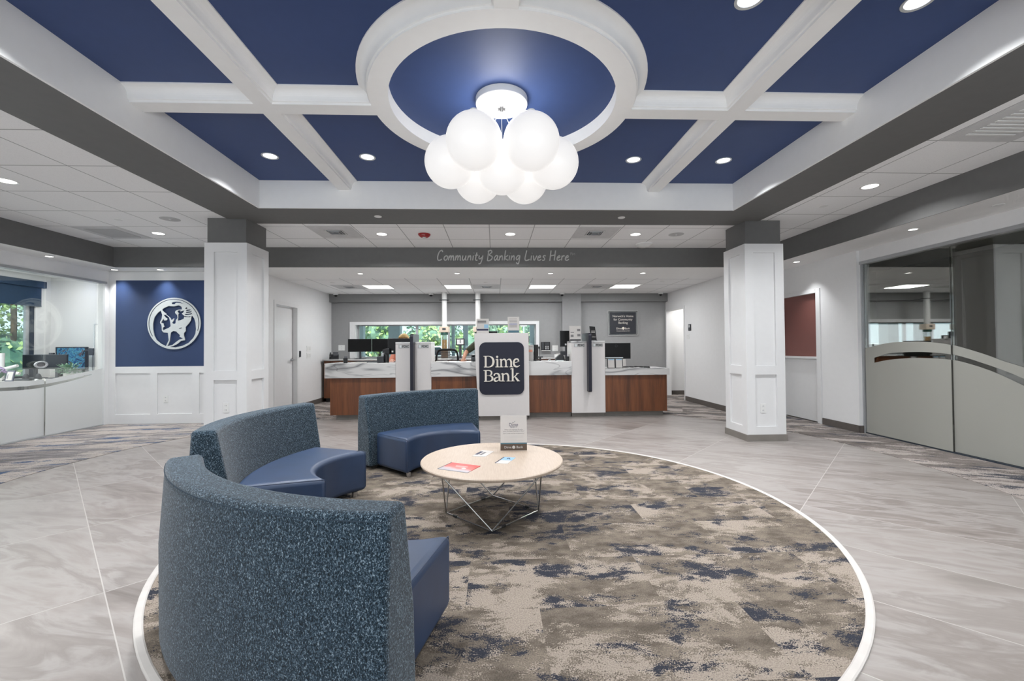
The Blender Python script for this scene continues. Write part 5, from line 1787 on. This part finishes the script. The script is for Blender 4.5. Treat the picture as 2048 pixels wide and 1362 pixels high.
# ================================================================== PEOPLE
def skin_mesh(name, chains, mat, parent, level=2, root=0):
    """chains: list of lists of (x,y,z,r); a point equal to an earlier one is shared"""
    vs, es, rs = [], [], []

    def idx(p):
        for i, q in enumerate(vs):
            if (Vector(q) - Vector(p[:3])).length < 1e-5:
                return i
        vs.append(p[:3]); rs.append(p[3])
        return len(vs) - 1
    for ch in chains:
        ids = [idx(p) for p in ch]
        es += [(a, b) for a, b in zip(ids, ids[1:]) if a != b]
    me = bpy.data.meshes.new(name)
    me.from_pydata(vs, es, [])
    me.materials.append(mat)
    o = bpy.data.objects.new(name, me)
    COL.objects.link(o)
    o.parent = parent
    o.modifiers.new('skin', 'SKIN')
    if not me.skin_vertices:
        bm = bmesh.new(); bm.from_mesh(me)
        bm.verts.layers.skin.verify()
        bm.to_mesh(me); bm.free()
    for i, sv in enumerate(me.skin_vertices[0].data):
        r = rs[i]
        sv.radius = (r, r) if not isinstance(r, tuple) else r
        sv.use_root = (i == root)
    s = o.modifiers.new('sub', 'SUBSURF')
    s.levels = s.render_levels = level
    dg = bpy.context.evaluated_depsgraph_get()
    me2 = bpy.data.meshes.new_from_object(o.evaluated_get(dg))
    o.modifiers.clear()
    o.data = me2
    me2.name = name
    if not me2.materials:
        me2.materials.append(mat)
    me2.polygons.foreach_set('use_smooth', [True] * len(me2.polygons))
    return o


def hand_chains(w, d, side, up=Vector((0, 0, 1)), curl=0.5):
    """wrist w, forward direction d; returns palm and finger chains"""
    d = d.normalized()
    s = d.cross(up).normalized() * side
    n = s.cross(d).normalized() * side
    if n.z < 0:
        n = -n
    palm = w + d * 0.055
    ch = [[(*w, 0.026), (*palm, (0.036))]]
    for k, (off, L) in enumerate(((-0.030, 0.070), (-0.010, 0.080), (0.010, 0.074), (0.030, 0.058))):
        kn = w + d * 0.090 + s * off
        a = kn + d * L * 0.42 - n * L * 0.18 * curl
        b = a + d * L * 0.32 - n * L * 0.36 * curl
        c = b + d * L * 0.16 - n * L * 0.30 * curl
        ch.append([(*palm, 0.036), (*kn, 0.0105), (*a, 0.0095), (*b, 0.0085), (*c, 0.0075)])
    th = w + d * 0.030 - s * 0.034
    t2 = th + d * 0.030 - s * 0.022
    t3 = t2 + d * 0.028 - s * 0.006
    ch.append([(*w, 0.026), (*th, 0.013), (*t2, 0.0105), (*t3, 0.009)])
    return ch


def head_parts(parent, c, f, hairmat, hair_bun=False, skinmat=None):
    """eyes, ears and hair round a head whose centre is c and which looks along f"""
    f = f.normalized()
    up = Vector((0, 0, 1))
    s = f.cross(up).normalized()
    u2 = s.cross(f).normalized()
    for k in (-1, 1):
        e = c + f * 0.088 + s * 0.032 * k + u2 * 0.008
        MB().sphere(tuple(e), 0.012, 12, 8).obj('eye', EYEW, parent, smooth=True)
        MB().sphere(tuple(e + f * 0.008), 0.0065, 10, 6).obj('pupil', BLACK, parent, smooth=True)
    MB().tube([tuple(c + f * 0.094 - u2 * 0.052 + s * 0.022 * k) for k in (-1, 0, 1)], 0.0045, 6).obj('mouth', paint('lips', (160, 92, 84), 0.5) if 'lips' not in globals() else lips, parent)
    m = MB()
    m.sphere((0, 0, 0), 0.108, 24, 14)
    vs = []
    for p in m.v:
        q = Vector(p)
        if q.dot(Vector((0, 1, 0))) > 0.045 and q.z < 0.045:      # leave the face free
            q = Vector((q.x, 0.045, q.z))
        vs.append(tuple(c + s * q.x + f * (q.y - 0.012) + u2 * (q.z * 1.08 + 0.02)))
    m.v = vs
    m.obj('hair', hairmat, parent, smooth=True)


lips = paint('lips', (160, 92, 84), 0.5)


def person(label, pelvis, chest, neck, head, face, armR, armL, legs, shirt, hair, skinm, handdirs):
    t = thing('person', label, 'person', (0, 0, 0))
    V = Vector
    p, c, n, h = V(pelvis), V(chest), V(neck), V(head)
    side = V(face).normalized().cross(V((0, 0, 1))).normalized()
    shR, shL = V(armR[0]), V(armL[0])
    mid = p.lerp(c, 0.5)
    ch = [[(*p, 0.135), (*mid, 0.125), (*c, 0.135), (*n, 0.055), (*(n.lerp(h, 0.45)), 0.052), (*h, 0.092), (*(h + V((0, 0, 0.055))), 0.078)]]
    for arm, hd in ((armR, handdirs[0]), (armL, handdirs[1])):
        a, b, w_ = [V(q) for q in arm]
        ch.append([(*c, 0.135), (*a, 0.062), (*(a.lerp(b, 0.5)), 0.050), (*b, 0.042), (*(b.lerp(w_, 0.4)), 0.040), (*w_, 0.026)])
        ch += hand_chains(w_, V(hd), 1 if arm is armR else -1)
    for lg in legs:
        a, b, k_, f_ = [V(q) for q in lg]
        ch.append([(*p, 0.135), (*a, 0.095), (*b, 0.062), (*(b.lerp(k_, 0.35)), 0.058), (*k_, 0.042), (*f_, 0.036)])
    # jaw and nose
    fd = V(face).normalized()
    ch.append([(*h, 0.092), (*(h + fd * 0.045 - V((0, 0, 0.055))), 0.045)])
    ch.append([(*h, 0.092), (*(h + fd * 0.103 - V((0, 0, 0.012))), 0.013)])
    body = skin_mesh('body', ch, skinm, t)
    # shirt: same torso and upper arms, a little larger
    sc_ = [[(*p.lerp(mid, 0.1), 0.148), (*mid, 0.138), (*c, 0.150), (*(c.lerp(n, 0.75)), 0.070)]]
    for arm in (armR, armL):
        a, b, w_ = [V(q) for q in arm]
        sc_.append([(*c, 0.150), (*a, 0.080), (*(a.lerp(b, 0.5)), 0.068), (*(a.lerp(b, 0.98)), 0.056)])
    skin_mesh('shirt', sc_, shirt, t)
    tr = []
    for lg in legs:
        a, b, k_, f_ = [V(q) for q in lg]
        tr.append([(*p, 0.150), (*a, 0.110), (*b, 0.074), (*(b.lerp(k_, 0.5)), 0.068), (*k_, 0.058)])
        MB().box(f_.x - 0.045, f_.x + 0.045, f_.y - 0.12, f_.y + 0.10, 0.004, 0.075).obj('shoe', BLACK, t, bevel=0.02, bseg=3)
    skin_mesh('trousers', tr, TROUS, t)
    head_parts(t, h + V((0, 0, 0.02)), fd, hair)
    return t


# standing teller leaning over the desk, mostly behind the sign kiosk
person('person in a dark olive shirt leaning on the desk behind the sign kiosk',
       (-0.02, 8.62, 0.93), (-0.10, 8.36, 1.26), (-0.12, 8.27, 1.36), (-0.06, 8.12, 1.44 - 0.12), (0.1, -0.9, -0.35),
       ((-0.33, 8.26, 1.29), (-0.545, 8.08, 1.115), (-0.58, 7.90, 0.995)),
       ((0.12, 8.28, 1.28), (0.22, 8.02, 1.12), (0.12, 7.88, 1.00)),
       (((-0.12, 8.64, 0.88), (-0.13, 8.60, 0.48), (-0.13, 8.66, 0.10), (-0.13, 8.56, 0.045)), ((0.10, 8.64, 0.88), (0.12, 8.62, 0.48), (0.12, 8.68, 0.10), (0.12, 8.58, 0.045))),
       OLIVE, HAIRD, SKIN, ((-0.1, -0.9, -0.42), (-0.2, -0.9, -0.3)))
# seated teller behind the left desk
person('person with blond hair and coral sleeve seated behind the left monitor',
       (-1.80, 8.66, 0.60), (-1.80, 8.62, 1.00), (-1.80, 8.60, 1.16), (-1.80, 8.56, 1.335), (0.0, -1.0, -0.15),
       ((-1.99, 8.60, 1.09), (-2.02, 8.40, 0.88), (-1.93, 8.14, 0.98)),
       ((-1.61, 8.60, 1.09), (-1.58, 8.40, 0.88), (-1.62, 8.14, 0.98)),
       (((-1.90, 8.58, 0.56), (-1.92, 8.20, 0.52), (-1.92, 8.20, 0.10), (-1.92, 8.12, 0.045)), ((-1.70, 8.58, 0.56), (-1.68, 8.20, 0.52), (-1.68, 8.20, 0.10), (-1.68, 8.12, 0.045))),
       CORAL, HAIRB, SKINP, ((0.1, -0.9, -0.3), (-0.1, -0.9, -0.3)))
office_chair('black office chair under the seated blond person', (-1.80, 8.74, 0.0035), 0.0)

# ================================================================== LEFT OFFICE
t = thing('office_desk', 'pale office desk behind the left glass wall', 'desk', (-7.25, 7.0, 0))
MB().box(-0.60, 0.53, -1.2, 0.45, 0.72, 0.75).obj('desktop', DESKW, t, bevel=0.003)
for x, y in ((-0.56, -1.15), (0.49, -1.15), (-0.56, 0.41), (0.49, 0.41)):
    MB().box(x - 0.025, x + 0.025, y - 0.025, y + 0.025, 0, 0.72).obj('leg', STEEL, t)
t = thing('credenza', 'low pale credenza under the abstract painting in the left office', 'cabinet', (-7.44, 7.75, 0))
MB().box(-0.43, 0.40, -0.17, 0.17, 0.0, 0.72).obj('body', DESKW, t)
MB().box(-0.44, 0.41, -0.18, 0.18, 0.72, 0.75).obj('top', DESKW, t, bevel=0.002)
OZ = 0.75
monitor('dark office monitor, left one beside the window', (-7.52, 7.32, OZ), 0.36, 0.235, rz=math.radians(-4), lift=0.155)
monitor('dark office monitor, right one before the painting', (-7.16, 7.30, OZ), 0.36, 0.235, rz=math.radians(3), lift=0.155)
t = thing('webcam', 'small black webcam clipped on the right office monitor', 'camera', (-7.22, 7.30, OZ + 0.392))
MB().box(-0.035, 0.035, -0.015, 0.02, 0, 0.025).obj('body', BLACK, t, bevel=0.005)
MB().cyl((0, -0.02, 0.012), 0.008, 0.006, 12, 'y').obj('lens', CHARC, t)
t = thing('painting', 'abstract blue painting standing at the office end wall', 'painting', (-7.47, 7.90, OZ))
MB().box(-0.24, 0.24, -0.02, 0.02, 0.13, 0.50).obj('canvas', ART, t)
rframe(MB(), -0.255, 0.255, 0.115, 0.515, 0.015, -0.025, 0.03).obj('frame', BLACK, t)
MB().box(-0.2, -0.18, -0.01, 0.03, 0, 0.12).box(0.18, 0.20, -0.01, 0.03, 0, 0.12).obj('easel_foot', BLACK, t)
t = thing('potted_plant', 'leafy variegated plant in a white pot on the office desk', 'plant', (-6.86, 7.20, OZ))
MB().lathe([(0.0001, 0), (0.05, 0), (0.065, 0.085), (0.058, 0.085), (0.05, 0.07), (0.0001, 0.07)], (0, 0, 0), 24).obj('pot', CERAM, t, smooth=True)
rnd = random.Random(3)
m = MB()
for k in range(150):
    a, el, r = rnd.uniform(0, 2 * PI), rnd.uniform(0.0, 1.3), rnd.uniform(0.10, 0.23)
    d_ = Vector((math.cos(a) * math.cos(el), math.sin(a) * math.cos(el), math.sin(el)))
    b0 = Vector((0, 0, 0.09)) + d_ * r * 0.55
    tip = Vector((0, 0, 0.09)) + d_ * r + Vector((0, 0, -0.02))
    s_ = d_.cross(Vector((0, 0, 1))).normalized() * 0.017
    md = b0.lerp(tip, 0.5) + Vector((0, 0, 0.008))
    m._add([b0, md + s_, tip, md - s_, md + Vector((0, 0, .003))], [(0, 1, 4), (1, 2, 4), (2, 3, 4), (3, 0, 4)])
o = m.obj('foliage', LEAFP, t)
for k in range(7):
    a = k * 0.9
    MB().tube([(0, 0, 0.06), (0.05 * math.cos(a), 0.05 * math.sin(a), 0.13), (0.11 * math.cos(a), 0.11 * math.sin(a), 0.17)], 0.003, 5).obj('stem', LEAFP, t)
t = thing('picture_frame', 'small blue-edged picture frame at the left frame edge', 'picture frame', (-7.135, 6.60, OZ), math.radians(-12))
MB().prism([(0, 0), (0.012, 0), (0.042, 0.165), (0.030, 0.165)], -0.075, 0.075, 'x').obj('frame', PRTNV, t)
MB().prism([(0.001, 0.022), (0.005, 0.022), (0.031, 0.145), (0.0255, 0.146)], -0.055, 0.055, 'x').obj('print', PAPER, t)
MB().prism([(0.004, 0.04), (0.006, 0.04), (0.024, 0.13), (0.0225, 0.13)], -0.040, -0.028, 'x').obj('print_mark', PRTNV, t)
MB().box(-0.02, 0.02, 0.03, 0.07, 0, 0.004).obj('easel_foot', BLACK, t)
for x, y, s_ in ((-7.36, 7.05, 'left of the two'), (-7.17, 7.05, 'right of the two')):
    t = thing('desk_speaker', 'small dark rounded speaker on the office desk, ' + s_, 'speaker', (x, y, OZ))
    MB().sphere((0, 0, 0.0), 0.040, 20, 10, 2.4, 0, PI / 2).obj('shell', CHARC, t, smooth=True)
    MB().cyl((0, -0.038, 0.03), 0.016, 0.004, 16, 'y').obj('cone', BLACK, t)
t = thing('keyboard', 'black keyboard on the office desk', 'keyboard', (-7.25, 6.86, OZ))
MB().box(-0.2, 0.2, -0.06, 0.06, 0, 0.018).obj('body', BLACK, t, bevel=0.004)
MB().box(-0.185, 0.185, -0.048, 0.048, 0.018, 0.023).obj('key_field', CHARC, t)
t = thing('computer_mouse', 'pale grey computer mouse on the office desk', 'mouse', (-6.98, 6.83, OZ))
MB().sphere((0, 0, 0), 0.035, 20, 8, 0.75, 0, PI / 2).obj('shell', SILVR, t, smooth=True)
MB().box(-0.004, 0.004, -0.036, -0.01, 0, 0.02).obj('wheel', CHARC, t)
t = thing('jointed_stand', 'white jointed support beside the office window', 'monitor stand', (-7.78, 7.10, OZ))
MB().cyl((0, 0, 0), 0.035, 0.42, 16).obj('post', WPLAS, t, smooth=True)
MB().tube([(0, 0, 0.16), (0.22, 0.02, 0.22)], 0.024, 10).obj('upper_link', WPLAS, t, smooth=True)
MB().tube([(0, 0, 0.14), (0.24, 0.03, 0.09)], 0.024, 10).obj('lower_link', WPLAS, t, smooth=True)
t = thing('whiteboard', 'white mobile board on a silver stand in the left office', 'whiteboard', (-6.60, 7.62, 0))
MB().box(-0.22, 0.26, -0.012, 0.012, 0.72, 1.64).obj('board', CERAM, t)
rframe(MB(), -0.235, 0.275, 0.705, 1.655, 0.015, -0.018, 0.018).obj('frame', STEEL, t)
MB().box(-0.30, -0.245, -0.03, 0.03, 0.03, 1.20).obj('stand_post', SILVR, t)
MB().box(-0.31, -0.225, -0.04, 0.04, 1.12, 1.24).obj('clamp', CHARC, t, bevel=0.01)
MB().tube([(-0.30, -0.02, 1.20), (-0.36, -0.04, 1.20), (-0.395, -0.05, 1.12)], 0.011, 8, smooth=3).obj('clamp_lever', CHARC, t, smooth=True)
MB().box(-0.40, 0.1, -0.03, 0.03, 0.0, 0.03).obj('stand_foot', CHARC, t)
sh = thing('roller_shade', 'navy roller shade half lowered over the office window', 'window shade', (-7.87, 6.5, 2.40))
MB().box(-0.015, 0.045, -1.3, 1.32, -0.11, 0.0).obj('cassette', SHADE, sh)
MB().box(0.0, 0.006, -1.25, 1.27, -0.42, -0.11).obj('shade_cloth', SHADE, sh)
MB().box(-0.004, 0.010, -1.25, 1.27, -0.435, -0.42).obj('bottom_rail', SHADE, sh)
t = thing('flower_pot', 'purple flowers in the office window at the left frame edge', 'flowers', (-7.62, 6.86, OZ))
MB().lathe([(0.0001, 0), (0.05, 0), (0.07, 0.11), (0.062, 0.11), (0.0001, 0.09)], (0, 0, 0), 20).obj('pot', CERAM, t, smooth=True)
m = MB()
for k in range(140):
    a, el = rnd.uniform(0, 2 * PI), rnd.uniform(0.0, 1.5)
    d_ = Vector((math.cos(a) * math.cos(el), math.sin(a) * math.cos(el), math.sin(el) * 0.8))
    m.sphere(tuple(Vector((0, 0, 0.12)) + d_ * 0.115), 0.014, 6, 4)
o = m.obj('blossom_mass', paint('mauve petals', (168, 150, 186), 0.7, var=0.25), t)
o['kind'] = 'stuff'
m = MB().sphere((0, 0, 0.12), 0.105, 16, 8)
m.obj('leaf_mass', LEAF1, t)

# ================================================================== OUTSIDE
o = MB().box(-45, 40, 10.62, 60, -0.25, -0.15).box(-50, -8.0, -10, 10.62, -0.25, -0.15).obj('ground', ASPH)
tag(o, 'pale parking lot surface outside the windows', 'ground')
o['kind'] = 'structure'
for x, y, w_, s_ in ((-3.21, 14.0, 0.36, 'second from the left'), (-4.32, 14.0, 0.24, 'leftmost'), (1.12, 12.6, 0.20, 'at the right window edge'), (-0.95, 14.0, 0.15, 'behind the clock display'), (-1.35, 14.0, 0.10, 'slim one beside the left tube')):
    c = thing('drive_through_column', 'pale drive-through column outside the teller window, ' + s_, 'column', (x, y, -0.15))
    MB().box(-w_ / 2, w_ / 2, -w_ / 2, w_ / 2, 0, 3.4).obj('shaft', EXTWH, c)
    MB().box(-w_ / 2 - 0.05, w_ / 2 + 0.05, -w_ / 2 - 0.05, w_ / 2 + 0.05, 0, 0.9).obj('footing', paint('footing grey', (126, 134, 140), 0.6) if 'footm' not in globals() else footm, c)
footm = None
c = thing('drive_through_canopy', 'flat canopy over the drive-through lanes', 'canopy', (-1.2, 13.6, 3.25))
MB().box(-4.5, 4.5, -2.0, 2.2, 0, 0.35).obj('roof_slab', EXTWH, c)
for x, y, w_, h_, s_ in ((-1.75, 13.4, 0.34, 1.10, 'left of the amber carrier'), (-0.62, 13.2, 0.55, 1.35, 'right of the display stand')):
    c = thing('utility_cabinet', 'blue grey drive-through cabinet outside, ' + s_, 'cabinet', (x, y, -0.15))
    MB().box(-w_ / 2, w_ / 2, -0.2, 0.2, 0, h_).obj('housing', BOXBL, c, bevel=0.01)
    MB().box(-w_ / 2 + 0.05, w_ / 2 - 0.05, -0.21, -0.2, h_ - 0.5, h_ - 0.1).obj('panel_door', STEEL, c)
c = thing('street_sign', 'small white sign on a post outside the right end of the window', 'sign', (1.2, 18.0, -0.15))
MB().cyl((0, 0, 0), 0.03, 2.6, 10).obj('post', EXTWH, c)
MB().box(-0.14, 0.14, -0.04, -0.03, 2.22, 2.50).obj('sign_plate', WPLAS, c)


def car(label, loc, rz, mat=CARW):
    t = thing('parked_car', label, 'car', loc, rz)
    prof = [(-2.2, 0.35), (-2.25, 0.75), (-2.0, 0.92), (-1.35, 0.98), (-0.75, 1.42), (0.75, 1.45), (1.45, 1.02), (2.1, 0.95), (2.25, 0.70), (2.2, 0.35)]
    MB().prism(prof, -0.87, 0.87, 'y').obj('body', mat, t, bevel=0.06, bseg=3)
    MB().prism([(-1.15, 1.0), (-0.70, 1.36), (0.70, 1.38), (1.25, 1.03)], -0.885, 0.885, 'y').obj('side_windows', CARGL, t)
    MB().prism([(-1.33, 1.02), (-0.79, 1.40), (-0.76, 1.36), (-1.25, 1.0)], -0.75, 0.75, 'y').obj('rear_window', CARGL, t)
    for x in (-1.4, 1.4):
        for y in (-0.89, 0.69):
            w_ = MB().lathe([(0.0001, 0), (0.30, 0), (0.34, 0.04), (0.34, 0.16), (0.30, 0.20), (0.0001, 0.20)], (x, y, 0.34), 24, 'y').obj('wheel', TYRE, t, smooth=True)
    for s_ in (-1, 1):
        MB().box(-2.27, -2.2, s_ * 0.62 - 0.12, s_ * 0.62 + 0.12, 0.68, 0.80).obj('tail_lamp', REDAL, t)
        MB().box(2.18, 2.27, s_ * 0.62 - 0.14, s_ * 0.62 + 0.14, 0.66, 0.78).obj('headlamp', CERAM, t)
    return t


car('white car parked outside, seen left of the left tube', (-3.4, 21.0, -0.15), math.radians(8))
car('white car parked outside, seen right of the left tube', (1.6, 21.4, -0.15), math.radians(-6))
car('white car parked outside the left end of the teller window', (-8.6, 21.5, -0.15), math.radians(4))


def tree(label, loc, h, r, mat, seed, n=1500, low=0.12, cat='tree', name='leafy_tree', leaf=1.0):
    t = thing(name, label, cat, loc)
    rn = random.Random(seed)
    MB().tube([(0, 0, 0), (0.05, 0.02, h * 0.3), (-0.05, 0.05, h * 0.7)], r * 0.035, 8).obj('trunk', BARK, t)
    blobs = [(Vector((rn.uniform(-.55, .55) * r, rn.uniform(-.4, .4) * r, h * rn.uniform(low + 0.12, 0.86))), r * rn.uniform(0.35, 0.6)) for _ in range(10)]
    blobs.append((Vector((0, 0, h * 0.62)), r * 0.75))
    m = MB()
    for k in range(n):
        c_, br = rn.choice(blobs)
        u = Vector((rn.gauss(0, 1), rn.gauss(0, 1), rn.gauss(0, 1))).normalized()
        p = c_ + u * br * rn.uniform(0.75, 1.05)
        if p.z < h * low * 0.5:
            continue
        a = Vector((rn.gauss(0, 1), rn.gauss(0, 1), rn.gauss(0, 1))).normalized()
        s1 = u.cross(a).normalized() * rn.uniform(0.09, 0.17) * (r / 2.2) ** 0.5 * leaf
        s2 = (u * 0.5 + a).cross(s1).normalized() * rn.uniform(0.07, 0.14) * leaf
        m._add([p - s1, p + s2, p + s1, p - s2], [(0, 1, 2, 3)])
    me_o = m.obj('crown', mat, t)
    inner = MB()
    for c_, br in blobs:
        inner.sphere(tuple(c_), br * 0.74, 10, 6)
    inner.obj('crown_core', LEAF1, t)
    return t


specs = [(-11.5, 36, 9, 3.4, LEAF1), (-4.2, 31, 9.5, 3.4, LEAF1), (0.9, 37, 9, 3.6, LEAF1), (6.2, 30, 9, 3.0, LEAF1), (-9.5, 29, 9, 2.9, LEAF1), (10.8, 36, 9, 3.2, LEAF1)]
nm = ['seen left of centre through the teller window', 'seen behind the white parked cars', 'seen above the sign kiosk', 'seen at the right end of the teller window', 'farthest left behind the parking lot', 'farthest right behind the parking lot']
for k, (x, y, h, r, mt) in enumerate(specs):
    tree('tall deep green tree ' + nm[k], (x, y, -0.15), h, r, mt, 10 + k, n=5200, low=0.02, leaf=0.8)
for k, (x, y, h, r, s_) in enumerate(((-6.6, 24.6, 3.5, 1.3, 'left of the pale column'), (-3.9, 24.6, 3.0, 1.05, 'right of the pale column'), (-1.5, 25.0, 2.6, 1.0, 'behind the left tube'), (1.2, 25.4, 3.0, 1.2, 'behind the sign kiosk cards'))):
    tree('rounded lime green shrub outside, ' + s_, (x, y, -0.15), h, r, LEAF2, 40 + k, n=900, low=0.02, cat='shrub', name='round_shrub')
for k, (x, y, h, r, s_) in enumerate(((-14.5, 8.3, 6.5, 1.8, 'nearest the glass'), (-14.2, 13.2, 7.0, 1.9, 'left-hand deeper one'), (-14.5, 5.2, 6.0, 1.8, 'near the frame edge'), (-18.5, 13.2, 9, 2.2, 'farther back'), (-18.5, 18.0, 9, 2.4, 'farthest back'))):
    tree('green tree outside the office window, ' + s_, (x, y, -0.15), h, r, LEAF1 if k % 2 == 0 else LEAF2, 70 + k, n=5000, low=0.02, leaf=0.55)
